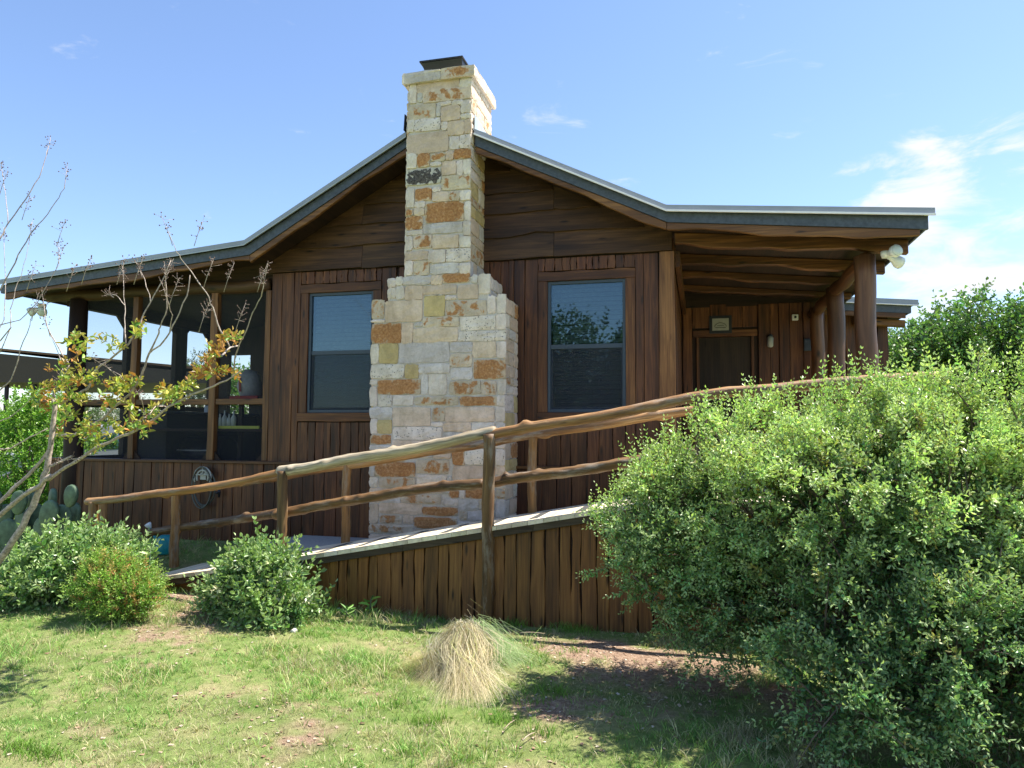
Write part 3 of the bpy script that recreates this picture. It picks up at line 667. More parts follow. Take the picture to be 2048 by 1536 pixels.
# metal cap, an upturned tray on the flue
mc = MB(); a0 = float(W(862, 140, Y=-.35)[0]); a1 = float(W(930, 136, Y=-.35)[0]); zc = ct+.01; hh = .17
mc.obox([(a0, -.42, zc), (a1, -.42, zc), (a0, .02, zc), (a1, .02, zc), (a0-.07, -.50, zc+hh), (a1+.01, -.50, zc+hh), (a0-.07, .08, zc+hh), (a1+.01, .08, zc+hh)])
mc.box((a0-.085, -.515, zc+hh+.001), (a1+.025, .095, zc+hh+.02)); mc.build('chimney_cap', M['black'], cho, .004)
fl = MB(); zr = lin(MT5, sx1)
fl.obox([(sx1+.016, -.53, zr-.02), (sx1+.024, -.53, zr-.02), (sx1+.016, .2, zr-.02), (sx1+.024, .2, zr-.02), (sx1+.016, -.53, zr+.17), (sx1+.024, -.53, zr+.17), (sx1+.016, .2, zr+.12), (sx1+.024, .2, zr+.12)])
fl.obox([(sx1+.02, -.5, zr-.0), (sx1+.17, -.5, lin(MT5, sx1+.17)+.02), (sx1+.02, .2, zr), (sx1+.17, .2, lin(MT5, sx1+.17)+.02), (sx1+.02, -.5, zr+.006), (sx1+.17, -.5, lin(MT5, sx1+.17)+.026), (sx1+.02, .2, zr+.006), (sx1+.17, .2, lin(MT5, sx1+.17)+.026)])
fl.build('flashing', M['metal'], cho)
fl = MB(); zr = lin(MT5, sx0)
fl.obox([(sx0-.03, -.62, zr-.02), (sx0-.02, -.62, zr-.02), (sx0-.03, .2, zr-.02), (sx0-.02, .2, zr-.02), (sx0-.02, -.62, zr+.17), (sx0-.012, -.62, zr+.17), (sx0-.02, .2, zr+.17), (sx0-.012, .2, zr+.17)])
fl.obox([(sx0-.02, -.5, zr), (sx0-.15, -.5, lin(MT5, sx0-.15)+.02), (sx0-.02, .2, zr), (sx0-.15, .2, lin(MT5, sx0-.15)+.02), (sx0-.02, -.5, zr+.008), (sx0-.15, -.5, lin(MT5, sx0-.15)+.028), (sx0-.02, .2, zr+.008), (sx0-.15, .2, lin(MT5, sx0-.15)+.028)])
fl.build('flashing', M['black'], cho)

# ------------------------------------------------------------------ entrance porch (right)
PF = 1.06
px_ = MB(); px_.box((XR+.05, -.05, PF-.12), (2.0, PB, PF), 1); px_.build('porch_floor', M['deck'], house)
for (y, r0) in ((0, .104), (1.7, .104), (3.2, .095)):
    mb = MB(); zt_ = 3.475; n = 12
    mb.tube([(1.69+.008*math.sin(k*1.3+y), y, PF+(zt_-PF)*k/n) for k in range(n+1)], [r0*(1.03-.03*k/n) for k in range(n+1)], 20, .008); mb.build('porch_post', M['pole'], house)
mb = MB(); n = 26; mb.tube([(1.69+.012*math.sin(k*.9), -.06+k*(PB+.04)/n, 3.43+.01*math.sin(k*.7)) for k in range(n+1)], .078, 14, .05); mb.build('porch_beam', M['joist'], house)
for i, y in enumerate((.02, 1.0, 1.95, 2.95)):
    mb = MB(); a, b = XR+.045, 2.11; n = 26; xs = [a+(b-a)*k/n for k in range(n+1)]
    bot = lambda x, s=i*2.3: lin(FB5, x)+.02-(.135, .115, .09, .075)[i]-(.013, .016, .012, .010)[i]*(math.sin(x*3.1+s)+.8*math.sin(x*7.3+s*2)+.4*math.sin(x*15+s))
    mb.strip(xs, lambda x: lin(FB5, x)+.028, bot, y-.045, y+.045, T=(1, 1, 1)); mb.build('porch_joist', M['joist'], house, .012)
# purlin along the cabin wall
mb = MB(); mb.box((XR+.047, .16, 3.50), (XR+.10, PB-.01, 3.68), 1); mb.build('wall_plate', M['joist'], house)
sw = MB(); boards(sw, .16, PB, .9, 3.75, XR+.03, th=(.0, .02), w=(.11, .2), plane='y')
sw2 = MB()
y = .16
while y < PB-.05:
    w_ = rg.uniform(.1, .19); e = min(y+w_, PB-.002); sw2.vboard(y+.003, e-.003, .9, 3.84, XR+.001, XR+rg.uniform(.02, .04), .004, plane='y'); y += w_
sw2.build('side_siding', M['wall'], house, .003)
# entrance wall with door
dx0, dx1 = float(W(1393, 700, Y=PB)[0]), float(W(1508, 700, Y=PB)[0]); dz = float(W(1450, 668, Y=PB)[2])
bw = MB(); bw.box((XR+.02, PB+.001, .3), (dx0, PB+.1, 3.72), 2, (1, 1, 1)); bw.box((dx1, PB+.001, .3), (1.85, PB+.1, 3.70), 2, (1, 1, 1)); bw.box((dx0, PB+.001, dz), (dx1, PB+.1, 3.72), 2, (1, 1, 1)); bw.build('entrance_wall', M['inner'], house)
tp = MB(); tp.strip([XR+.01+k*(1.84-XR)/12 for k in range(13)], lambda x: lin(FB5, x)+.034, lambda x: 3.60, PB-.035, PB+.09); tp.build('entrance_top_board', M['inner'], house)
bs_ = MB(); boards(bs_, XR+.05, dx0-.06, PF, 3.66, PB, w=(.1, .16)); boards(bs_, dx1+.06, 1.85, PF, 3.62, PB, w=(.12, .2), th=(.03, .07)); boards(bs_, dx0-.06, dx1+.06, dz+.1, 3.64, PB, w=(.2, .3)); bs_.build('entrance_siding', M['wall'], house, .005)
eb = MB(); eb.box((XR+.02, PB+.12, .3), (1.85, PB+.2, 3.7), 2); eb.build('inner_wall', M['dark'], house)  # dark backing panel added to block light leaking round the door
dr = MB(); dr.box((dx0+.045, PB+.02, PF+.01), (dx1-.045, PB+.06, dz-.045), 2); do = dr.build('door', M['doorwood'], house, .004)
df = MB(); df.box((dx0, PB-.03, PF), (dx0+.043, PB+.07, dz), 2); df.box((dx1-.043, PB-.03, PF), (dx1, PB+.07, dz), 2); df.box((dx0-.05, PB-.04, dz-.043), (dx1+.05, PB+.07, dz+.06), 0); df.build('door_frame', M['casing'], do, .003)
dk = MB(); dk.tube([(dx1-.12, PB+.02, PF+.95), (dx1-.12, PB-.03, PF+.95), (dx1-.12, PB-.05, PF+.95)], [.012, .012, .028], 12); dk.build('handle', M['black'], do)
# rear wing seen past the porch
wx = float(W(1770, 700, Y=4.6)[0]); rex = float(W(1828, 602, Y=WY)[0]); rez = lin(FT5, rex)
wz = lambda x: lin(FT5, x)-.02
wg = MB(); wg.box((1.86, 4.6, .2), (wx, 8.6, 3.6), 2, (1, 1, 1)); wg.build('wing_wall', M['inner'], house)
wb = MB(); boards(wb, 1.86, wx-.12, .2, 3.62, 4.6, w=(.13, .2)); wb.vboard(wx-.115, wx+.04, .2, 3.6, 4.54, 4.6, .004); wb.build('wing_siding', M['wall'], house, .004)
def wslab(name, mat, a, b, zlo, zhi, y0, y1, bev=0):
    mb = MB(); mb.obox([(a, y0, wz(a)+zlo), (b, y0, wz(b)+zlo), (a, y1, wz(a)+zlo), (b, y1, wz(b)+zlo), (a, y0, wz(a)+zhi), (b, y0, wz(b)+zhi), (a, y1, wz(a)+zhi), (b, y1, wz(b)+zhi)]); return mb.build(name, mat, roofo, bev)
wslab('wing_roof', M['metal'], kx, rex+.05, .052, .075, WY-.02, YB); wslab('wing_roof_deck', M['inner'], kx, rex-.03, -.09, .048, WY+.05, YB-.1)
wslab('wing_fascia', M['fascia'], 1.9, rex-.05, -.11, .045, WY+.0, WY+.045); wslab('wing_metal_trim', M['rim_metal'], 1.9, rex+.05, .02, .10, WY-.045, WY-.021); wslab('wing_trim_lip', M['lip'], 1.9, rex+.05, .005, .018, WY-.06, WY-.022)  # wing trim carries the same painted glint strip
wslab('wing_rake_board', M['trim'], 1.9, rex-.12, -.19, -.112, WY+.005, WY+.04, .004)
wslab('wing_beam_end', M['trim'], wx-.5, wx+.25, -.30, -.195, 4.35, 4.5, .01)

# ------------------------------------------------------------------ screened porch (left)
PY1 = 3.75; ZT = 3.42
fl_ = MB(); fl_.box((XP+.02, .1, .15), (XL-.01, PY1, .45), 0); fl_.build('screened_porch_floor', M['concrete'], house)
def spost(x, y, w, z0=1.226, z1=ZT, mat='trim', name='screen_post'):
    mb = MB(); mb.vboard(x-w/2, x+w/2, z0, z1, y-.04, y+.045, .004, T=(1, 1, 1)); mb.build(name, M[mat], house, .006)
fx_ = [float(W(px, 850, Y=0)[0]) for px in (150, 266, 425)]
mb = MB(); mb.tube([(fx_[0], -.02, .1), (fx_[0]+.02, -.02, 1.2), (fx_[0]-.01, -.02, 2.3), (fx_[0], -.02, ZT)], [.13, .125, .12, .115], 14, .06); mb.build('corner_post', M['inner'], house)
spost(fx_[1], 0, .09); spost(fx_[2], 0, .10); spost(XL-.045, 0, .08)
zr_ = float(W(340, 803, Y=0)[2])
mb = MB()
for a, b in ((fx_[0]+.1, fx_[1]-.05), (fx_[1]+.05, fx_[2]-.055), (fx_[2]+.055, XL-.09)): mb.box((a, -.03, zr_-.045), (b, .035, zr_+.03), 0, (1, 1, 1))
mb.build('screen_rail', M['trim'], house, .005)
mb = MB(); mb.tube([(XP-.25+k*(XL-XP+.2)/20, -.0, ZT+.07+.01*math.sin(k)) for k in range(21)], .085, 12, .05); mb.build('porch_header', M['gable'], house)
mb = MB(); n = 30; xs = [XP+(XL-XP)*k/n for k in range(n+1)]
mb.strip(xs, lambda x: lin(FB5, x)+.03, lambda x: ZT+.12, .03, .07); mb.build('header_panel', M['inner'], house)
# left side wall of the porch: posts, braces, rail, knee wall
ys = [.12, 1.19, 2.35, 3.2, PY1]
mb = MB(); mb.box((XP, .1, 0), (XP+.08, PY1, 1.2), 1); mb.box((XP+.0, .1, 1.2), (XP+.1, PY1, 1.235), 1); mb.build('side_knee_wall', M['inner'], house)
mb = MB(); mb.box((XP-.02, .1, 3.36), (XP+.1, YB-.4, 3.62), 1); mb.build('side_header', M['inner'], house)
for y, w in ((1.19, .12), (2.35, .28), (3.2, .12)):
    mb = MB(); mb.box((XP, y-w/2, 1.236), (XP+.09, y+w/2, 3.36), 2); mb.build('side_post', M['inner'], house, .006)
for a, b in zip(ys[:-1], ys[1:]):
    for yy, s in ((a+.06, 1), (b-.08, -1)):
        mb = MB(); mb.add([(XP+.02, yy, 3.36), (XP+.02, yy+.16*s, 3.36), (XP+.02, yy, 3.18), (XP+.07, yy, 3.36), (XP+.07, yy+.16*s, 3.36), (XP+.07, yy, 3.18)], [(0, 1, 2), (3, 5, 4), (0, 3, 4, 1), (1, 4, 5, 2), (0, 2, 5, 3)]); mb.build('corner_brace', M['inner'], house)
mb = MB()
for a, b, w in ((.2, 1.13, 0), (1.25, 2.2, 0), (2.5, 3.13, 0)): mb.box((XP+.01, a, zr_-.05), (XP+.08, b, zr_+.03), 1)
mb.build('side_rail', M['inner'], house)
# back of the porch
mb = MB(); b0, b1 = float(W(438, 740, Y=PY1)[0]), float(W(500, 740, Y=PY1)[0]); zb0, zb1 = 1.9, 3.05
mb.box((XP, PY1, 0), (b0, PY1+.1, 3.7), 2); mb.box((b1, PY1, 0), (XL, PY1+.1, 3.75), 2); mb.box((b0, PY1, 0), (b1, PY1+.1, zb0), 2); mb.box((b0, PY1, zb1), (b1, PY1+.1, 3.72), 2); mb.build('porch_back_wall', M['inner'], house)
# screens
def scr(x0, x1, z0, z1, y=.02):
    mb = MB(); mb.add([(x0, y, z0), (x1, y, z0), (x1, y, z1), (x0, y, z1)], [(0, 1, 2, 3)]); mb.build('insect_screen', M['screen'], house)
for a, b in ((fx_[0]+.1, fx_[1]-.045), (fx_[1]+.045, fx_[2]-.05), (fx_[2]+.05, XL-.085)): scr(a, b, zr_+.031, ZT); scr(a, b, 1.226, zr_-.046)
# corner gussets of lower panes
for a, b in ((fx_[0]+.1, fx_[1]-.045), (fx_[1]+.045, fx_[2]-.05), (fx_[2]+.05, XL-.085)):
    for x, s in ((a, 1), (b, -1)): mb = MB(); mb.add([(x, -.01, 1.226), (x+.1*s, -.01, 1.226), (x, -.01, 1.34), (x, .01, 1.226), (x+.1*s, .01, 1.226), (x, .01, 1.34)], [(0, 1, 2), (3, 5, 4), (0, 3, 4, 1), (1, 4, 5, 2), (0, 2, 5, 3)]); mb.build('screen_gusset', M['inner'], house)
# slab step beside the chimney
sbm = MB(); sbm.box((float(W(560, 1085, Y=-.5)[0]), -1.0, .0), (-3.7, -.08, .33)); so_ = sbm.build('concrete_slab', M['concrete'], None, .01); tag(so_, 'low grey concrete slab on the ground between wall and ramp', 'slab')


# ------------------------------------------------------------------ access ramp
ramp_o = thing('access_ramp', 'sloping wooden ramp with log handrails and plank skirt in front of the cabin', 'ramp', (-2, -1.5, 0))
RF, RB = -2.0, -1.08
def dzr(x): return min(.12+.187*(x+5.32), PF)+.02*max(0, min(1, (-4.2-x)/1.0))
XT = -5.32+(PF-.12)/.187
d = MB(); x = -5.45
while x < 2.0:
    e = x+.138
    for (a, b) in (((x, e),) if not (x < XT < e) else ((x, XT), (XT, e))):
        za, zb = dzr(a+.002), dzr(b-.002)
        yb = RB if b < -.35 else -.06
        t = tnt(.85, 1.05)
        d.obox([(a+.002, RF-.06, za-.035), (b-.002, RF-.06, zb-.035), (a+.002, yb, za-.035), (b-.002, yb, zb-.035), (a+.002, RF-.06, za), (b-.002, RF-.06, zb), (a+.002, yb, za), (b-.002, yb, zb)], 1, t)
    x = e
d.build('deck', M['deck'], ramp_o)
e_ = MB()
for a, b in ((-5.4, -4.2), (-4.198, -2.6), (-2.598, -1.4), (-1.398, XT), (XT+.002, 2.0)):
    za, zb = dzr(a)-.036, dzr(b)-.036
    e_.obox([(a, RF-.05, za-.06), (b, RF-.05, zb-.06), (a, RF-.012, za-.06), (b, RF-.012, zb-.06), (a, RF-.05, za), (b, RF-.05, zb), (a, RF-.012, za), (b, RF-.012, zb)])
e_.build('edge_board', M['deckedge'], ramp_o, .004)
e_ = MB(); e_.obox([(-5.4, RB-.03, dzr(-5.4)-.12), (XT, RB-.03, PF-.12), (-5.4, RB+.0, dzr(-5.4)-.12), (XT, RB, PF-.12), (-5.4, RB-.03, dzr(-5.4)-.036), (XT, RB-.03, PF-.036), (-5.4, RB, dzr(-5.4)-.036), (XT, RB, PF-.036)]); e_.build('edge_board', M['deckedge'], ramp_o, .004)
sk = MB(); x = -5.1; rg = random.Random(21)
while x < 2.0:
    w_ = rg.uniform(.085, .135); e = x+w_
    if dzr(x)-.11 > G(x, RF)+.03:
        t = rg.uniform(.02, .032); sk.vboard(x+.004, e-.004, (-.2, -.2), (dzr(x)-.098, dzr(e)-.098), RF-t+.018, RF+.018, rg.uniform(.003, .009), tnt(.7, 1.15), 9)
    x = e
sk.build('skirt_siding', M['skirt'], ramp_o, .005)
e_ = MB(); e_.obox([(-5.2, RF+.022, -.3), (2.0, RF+.022, -.3), (-5.2, RF+.04, -.3), (2.0, RF+.04, -.3), (-5.2, RF+.022, dzr(-5.2)-.06), (XT, RF+.022, PF-.06), (-5.2, RF+.04, dzr(-5.2)-.06), (XT, RF+.04, PF-.06)]); e_.build('skirt_backing', M['inner'], ramp_o)
for i in range(13):
    xc = -4.78+i*.418
    if -.4 < xc < .1: continue
    za, zb = dzr(xc-.042)+.0035, dzr(xc+.042)+.0035
    mb = MB(); mb.obox([(xc+s*.042, yy, zz+dz_) for dz_ in (-.002, 0) for yy in (RF+.10, RF+.74) for s, zz in ((-1, za), (1, zb))])
    mb.build('grip_strip', M['strip'], ramp_o)
def logpath(pts, Y, n=40, jz=.006, jy=.006, seed=1, dy=None):
    P = [W(x, y, Y=Y) for x, y in pts]; xs = [p[0] for p in P]; zs = [p[2] for p in P]; o = []
    for i in range(n+1):
        x = xs[0]+(xs[-1]-xs[0])*i/n; z = float(np.interp(x, xs, zs))
        o.append((x, Y+jy*math.sin(x*4+seed)+(dy(x) if dy else 0), z+jz*math.sin(x*5.3+seed*2)))
    return o
def log(pts, Y, rad, mat, name, wob=.12, seed=1, ends=None, n=110, dy=None):
    p = logpath(pts, Y, n, seed=seed, dy=dy); k = len(p)
    rr = [rad*(1-.0*i/k) for i in range(k)]
    if ends: 
        for i in range(k):
            t = i/(k-1); rr[i] = rad*(ends[0]*(1-t)+ends[1]*t)
    rr[0] *= .8; rr[-1] *= .8
    mb = MB(); mb.tube(p, rr, 16, wob, seed=seed, knots=3.2 if mat == 'darkrail' else 2.0); return mb.build(name, M[mat], ramp_o)
log([(172, 1004), (353, 984), (500, 960), (600, 938)], RF-.0, .038, 'rail', 'handrail', .05, 2)
log([(556, 942), (620, 934), (770, 907), (900, 884), (992, 862)], RF+.0, .054, 'greylog', 'handrail', .06, 3, (.95, .88))
log([(968, 872), (1000, 864), (1150, 842), (1330, 806), (1460, 784), (1600, 772), (1900, 750)], RF-.005, .045, 'rail', 'handrail', .04, 4)
log([(353, 984), (565, 952), (693, 931), (900, 898), (1065, 870), (1290, 836), (1400, 818)], RB-.02, .044, 'rail', 'handrail', .04, 5)
_pp = [W(x_, y_, Y=yy) for x_, y_, yy in ((294, 1066, RB+.1), (353, 1056, RB+.07), (420, 1047, RB-.25), (490, 1037, RF+.35), (558, 1026, RF+.1))]
mb = MB(); _q = [_pp[i]+(_pp[i+1]-_pp[i])*k/16 for i in range(4) for k in range(16)]+[_pp[4]]; mb.tube(_q, [.045]*len(_q), 14, .06, seed=6, knots=2); mb.build('mid_rail', M['darkrail'], ramp_o)
log([(548, 1030), (690, 1003), (790, 985), (880, 975), (968, 966)], RF+.085, .047, 'darkrail', 'mid_rail', .08, 7)
log([(968, 968), (1065, 953), (1140, 943), (1250, 925), (1400, 905)], RF+.085, .047, 'darkrail', 'mid_rail', .08, 8)
log([(1480, 900), (1900, 870)], RF+.085, .047, 'darkrail', 'mid_rail', .08, 9)
def rpost(px, ytop, Y, r, mat='post', zb=None, wob=.07, ybot=None):
    p = W(px, ytop, Y=Y); x = float(p[0]); z1 = float(p[2]); z0 = zb if zb is not None else -.15; n = 40
    mb = MB(); mb.tube([(x+.006*math.sin(k*.28+px), Y, z0+(z1-z0)*k/n) for k in range(n+1)], [r*(1.06-.07*k/n) for k in range(n+1)], 12, wob, knots=1.5); mb.build('post', M[mat], ramp_o)
rpost(978, 868, RF-.035, .054, 'darkrail'); rpost(566, 942, RF-.035, .048, 'darkrail'); rpost(188, 1003, RF, .045)
rpost(353, 986, RB-.02, .050, 'post', .0); rpost(694, 926, RB-.02, .047, 'post', .0); rpost(1065, 870, RB-.02, .045, 'post', .0); rpost(207, 1003, RB-.3, .045, 'post', .0)
rpost(1400, 800, RF-.005, .054, 'darkrail'); rpost(1800, 770, RF, .054, 'darkrail')

# ------------------------------------------------------------------ fixtures and loose things
def lamp_pair(label, base, dirs, rad=.062):
    t = thing('floodlight', label, 'floodlight', base, 'twin floodlights under the eaves')
    b = Vector(base); mb = MB(); mb.tube([b+Vector((0, 0, .03)), b, b-Vector((0, 0, .035))], [.055, .055, .045], 16); mb.build('mounting_box', M['white'], t)
    for d_ in dirs:
        d_ = Vector(d_).normalized(); s = b+Vector((0, 0, -.02)); mb = MB()
        mb.tube([s, s+d_*.05, s+d_*.08, s+d_*.13, s+d_*.17], [.018, .022, .035, rad, rad], 18); h = mb.build('lamp_housing', M['white'], t)
        mb = MB(); mb.tube([s+d_*.171, s+d_*.18, s+d_*.186], [rad*.92, rad*.85, rad*.4], 18); mb.build('lens', M['lens'], h)
M['lens'] = plain('lens', (.62, .66, .64), .15, 0, .03)
lamp_pair('white twin floodlight under the right porch corner beside the front post', (1.86, -.19, 3.44), [(.35, -.9, .12), (.75, .3, -.35)])
lamp_pair('white twin floodlight hanging under the far left eave', tuple(W(84, 612, Y=-.1)), [(-.6, -.6, -.5), (.6, -.5, -.5)])
# framed plaque over the door
c = W(1441, 649, Y=PB-.05); t = thing('plaque', 'small framed pale plaque with an arched drawing above the porch door', 'plaque', tuple(c))
mb = MB(); mb.box((c[0]-.17, PB-.055, c[2]-.14), (c[0]+.17, PB-.035, c[2]+.14)); mb.build('plaque_frame', M['black'], t)
mb = MB(); mb.box((c[0]-.125, PB-.06, c[2]-.095), (c[0]+.125, PB-.0555, c[2]+.095)); p_ = mb.build('plate', M['plate'] if 'plate' in M else M['stone'], t)
mb = MB(); mb.tube([(c[0]+.09*math.cos(a), PB-.062, c[2]-.045+.07*math.sin(a)) for a in np.linspace(.1, 3.04, 14)], .004, 6); mb.box((c[0]-.08, PB-.064, c[2]-.055), (c[0]+.08, PB-.061, c[2]-.045)); mb.box((c[0]-.05, PB-.064, c[2]-.02), (c[0]+.05, PB-.061, c[2]-.012)); mb.build('plate_motif', M['hose'], t)
c = W(1590, 635, Y=PB-.09); t = thing('camera_sensor', 'small white sensor with black eye on the entrance wall', 'sensor', tuple(c))
mb = MB(); mb.box((c[0]-.045, PB-.13, c[2]-.045), (c[0]+.045, PB-.07, c[2]+.045)); b_ = mb.build('housing', M['white'], t, .01); mb = MB(); mb.tube([(c[0], PB-.131, c[2]), (c[0], PB-.14, c[2])], .018, 12); mb.build('eye', M['black'], t)
for px, py, lab, h in ((1540, 684, 'small glass wall lantern beside the porch door', .085), (1617, 690, 'grey metal box on the entrance wall by the last post', .09)):
    c = W(px, py, Y=PB-.09); t = thing('wall_lantern' if px < 1600 else 'utility_box', lab, 'lantern' if px < 1600 else 'box', tuple(c))
    if px < 1600:
        mb = MB(); mb.tube([(c[0], PB-.12, c[2]-h), (c[0], PB-.12, c[2]-h+.02), (c[0], PB-.12, c[2]+h-.02), (c[0], PB-.12, c[2]+h)], [.03, .045, .05, .02], 8); mb.build('glass_body', M['plate'], t)
        mb = MB(); mb.tube([(c[0], PB-.12, c[2]+h), (c[0], PB-.12, c[2]+h+.04)], [.055, .01], 8); mb.box((c[0]-.02, PB-.1, c[2]+h+.01), (c[0]+.02, PB-.06, c[2]+h+.03)); mb.build('lantern_cap', M['black'], t)
    else:
        mb = MB(); mb.box((c[0]-.07, PB-.14, c[2]-h), (c[0]+.07, PB-.08, c[2]+h)); mb.build('box_body', M['frame'], t, .008); mb = MB(); mb.box((c[0]-.055, PB-.146, c[2]-h+.02), (c[0]+.055, PB-.141, c[2]+h-.02)); mb.build('box_lid', M['fascia'], t)
# hose on its hanger
hc = W(405, 950, Y=-.16); t = thing('hose_hanger', 'pale wire hose hanger fixed to the wall under the screens', 'hanger', tuple(hc))
mb = MB(); n = 18
for rx, rz, z0, off_ in ((.125, .13, -.03, 0), (.085, .09, -.03, 0)):
    mb.tube([(hc[0]+rx*math.cos(a), hc[1], hc[2]+z0+rz*math.sin(a)) for a in np.linspace(-.5, 3.64, n)], .011, 8)
for s in (-1, 0, 1): mb.tube([(hc[0]+.0, hc[1], hc[2]+.0), (hc[0]+.10*s, hc[1], hc[2]+(.09 if s == 0 else -.0)+.005)], .010, 6)
mb.box((hc[0]-.04, hc[1]+.01, hc[2]-.06), (hc[0]+.04, hc[1]+.085, hc[2]+.03)); mb.build('bracket', M['hanger'], t)
mb = MB(); 
for k, (rx, rz) in enumerate(((.145, .26), (.13, .24), (.155, .225))):
    mb.tube([(hc[0]+rx*math.sin(a)+.012*k, hc[1]-.012+.016*k, hc[2]-.16+rz*math.cos(a)) for a in np.linspace(0, 6.28, 36)], .0095, 7, cap=False)
o = mb.build('garden_hose', M['hose']); tag(o, 'coiled grey-green garden hose hanging on the wall hanger', 'hose')
c = W(438, 985, Y=-.14); mb = MB(); mb.tube([c+np.array([0, 0, .05]), c, c-np.array([0, 0, .06])], [.012, .02, .012], 8); mb.tube([c, c+np.array([.01, -.06, 0])], .014, 8); o = mb.build('tap', M['black']); tag(o, 'dark outdoor tap beside the hose coil', 'tap')
# watering can
wc = W(330, 1066, Y=-.75); wzg = G(wc[0], -.75); t = thing('watering_can', 'teal plastic watering can on the grass by the ramp', 'watering can', (float(wc[0]), -.75, wzg))
cx = float(wc[0])+.02; mb = MB(); mb.tube([(cx, -.75, wzg), (cx, -.75, wzg+.02), (cx, -.75, wzg+.13), (cx, -.75, wzg+.2), (cx, -.75, wzg+.22)], [.10, .115, .11, .085, .06], 20); mb.build('can_body', M['teal'], t)
mb = MB(); mb.tube([(cx-.08, -.75, wzg+.06), (cx-.16, -.76, wzg+.2), (cx-.22, -.77, wzg+.30)], [.026, .016, .013], 10); sp = mb.build('spout', M['teal'], t); mb = MB(); mb.tube([(cx-.215, -.77, wzg+.295), (cx-.235, -.772, wzg+.325), (cx-.25, -.774, wzg+.345)], [.016, .036, .04], 14); mb.build('sprinkler_rose', M['white'], sp)
mb = MB(); mb.tube([(cx+.0+.09*math.cos(a), -.75, wzg+.2+.11*math.sin(a)) for a in np.linspace(-.3, 2.9, 14)], .012, 8); mb.tube([(cx+.08, -.75, wzg+.17), (cx+.14, -.75, wzg+.15), (cx+.15, -.75, wzg+.08), (cx+.1, -.75, wzg+.05)], .011, 8); mb.build('handle', M['teal'], t)

# porch contents
def table(name, label, x0, x1, y0, y1, z, zb=.45, cat='table', mat='inner'):
    t = thing(name, label, cat, ((x0+x1)/2, (y0+y1)/2, zb)); mb = MB(); mb.box((x0, y0, z-.04), (x1, y1, z)); mb.build('table_top', M[mat], t, .005)
    for x in (x0+.05, x1-.05):
        for y in (y0+.05, y1-.05): mb = MB(); mb.box((x-.03, y-.03, zb), (x+.03, y+.03, z-.04)); mb.build('leg', M[mat], t, .004)
    return t
tz = float(W(490, 792, Y=1.0)[2])
table('counter_table', 'dark tall table behind the screen holding the white bag', float(W(440, 800, Y=1)[0]), XL-.1, .8, 1.5, tz-.02)
c = W(498, 760, Y=1.05); t = thing('shopping_bag', 'bulging white bag with a pink stripe on the dark table behind the screen', 'bag', (float(c[0]), 1.05, tz-.02))
mb = MB(); x = float(c[0]); z = tz-.02; mb.tube([(x, 1.1, z), (x, 1.1, z+.04), (x-.01, 1.1, z+.18), (x-.02, 1.1, z+.32), (x-.0, 1.1, z+.40)], [.13, .17, .18, .15, .08], 14, .12); mb.build('bag_body', M['bagcloth'], t)
mb = MB(); mb.obox([(x-.06, .905, z+.08), (x-.03, .905, z+.08), (x-.06, .92, z+.08), (x-.03, .92, z+.08), (x-.09, .925, z+.3), (x-.06, .925, z+.3), (x-.09, .94, z+.3), (x-.06, .94, z+.3)]); mb.build('printed_stripe', M['red'], t)
c = W(497, 792, Y=.85); mb = MB(); mb.box((float(c[0])-.25, .78, tz-.018), (float(c[0])+.2, 1.45, tz-.008)); mb.box((float(c[0])-.25, .765, tz-.07), (float(c[0])+.2, .779, tz-.018)); o = mb.build('table_cloth', M['red']); tag(o, 'red cloth lying over the edge of the dark porch table', 'cloth')
z_ = float(W(480, 856, Y=1.0)[2]); a, b = float(W(445, 856, Y=1)[0]), float(W(528, 856, Y=1)[0])
t = thing('serving_tray', 'yellow-green tray on the low shelf inside the porch', 'tray', ((a+b)/2, 1.0, z_)); mb = MB(); mb.box((a, .9, z_-.01), (b, 1.2, z_+.005)); mb.build('tray_base', M['yellow'], t); mb = MB(); mb.box((a, .88, z_-.01), (b, .899, z_+.03)); mb.build('tray_rim', M['yellow'], t)
table('low_bench_table', 'long low table behind the screens under the tray', float(W(275, 860, Y=1)[0]), XL-.12, .86, 1.5, z_-.012)
rg = random.Random(8)
for k in range(4):
    px = 440+k*9; c = W(px, 850, Y=1.05); mb = MB(); x = float(c[0]); z = z_+.006; hgt = .2+.05*(k % 2)
    mb.tube([(x, 1.05, z), (x, 1.05, z+hgt*.6), (x, 1.05, z+hgt*.75), (x, 1.05, z+hgt)], [.035, .035, .014, .013], 12); o = mb.build('bottle', M['lens']); tag(o, ['clear bottle at the left end of the row on the yellow tray', 'taller clear bottle, second from the left on the yellow tray', 'clear bottle, third from the left on the yellow tray', 'clear bottle at the right end of the row on the yellow tray'][k], 'bottle', 'bottles on the porch tray')
a = W(385, 900, Y=1.6); t = thing('barrel_grill', 'black barrel grill standing inside the screened porch', 'grill', (float(a[0]), 1.9, .45)); x = float(a[0])
mb = MB(); mb.tube([(x-.45, 1.9, 1.25), (x-.44, 1.9, 1.25), (x+.44, 1.9, 1.25), (x+.45, 1.9, 1.25)], [.2, .27, .27, .2], 20); mb.build('barrel', M['black'], t)
for s in (-1, 1): mb = MB(); mb.box((x+.35*s-.02, 1.7, .45), (x+.35*s+.02, 2.1, 1.02)); mb.build('leg', M['black'], t)
mb = MB(); mb.tube([(x-.3, 1.60, 1.3), (x+.3, 1.60, 1.3)], .012, 8); mb.build('handle', M['white'], t)
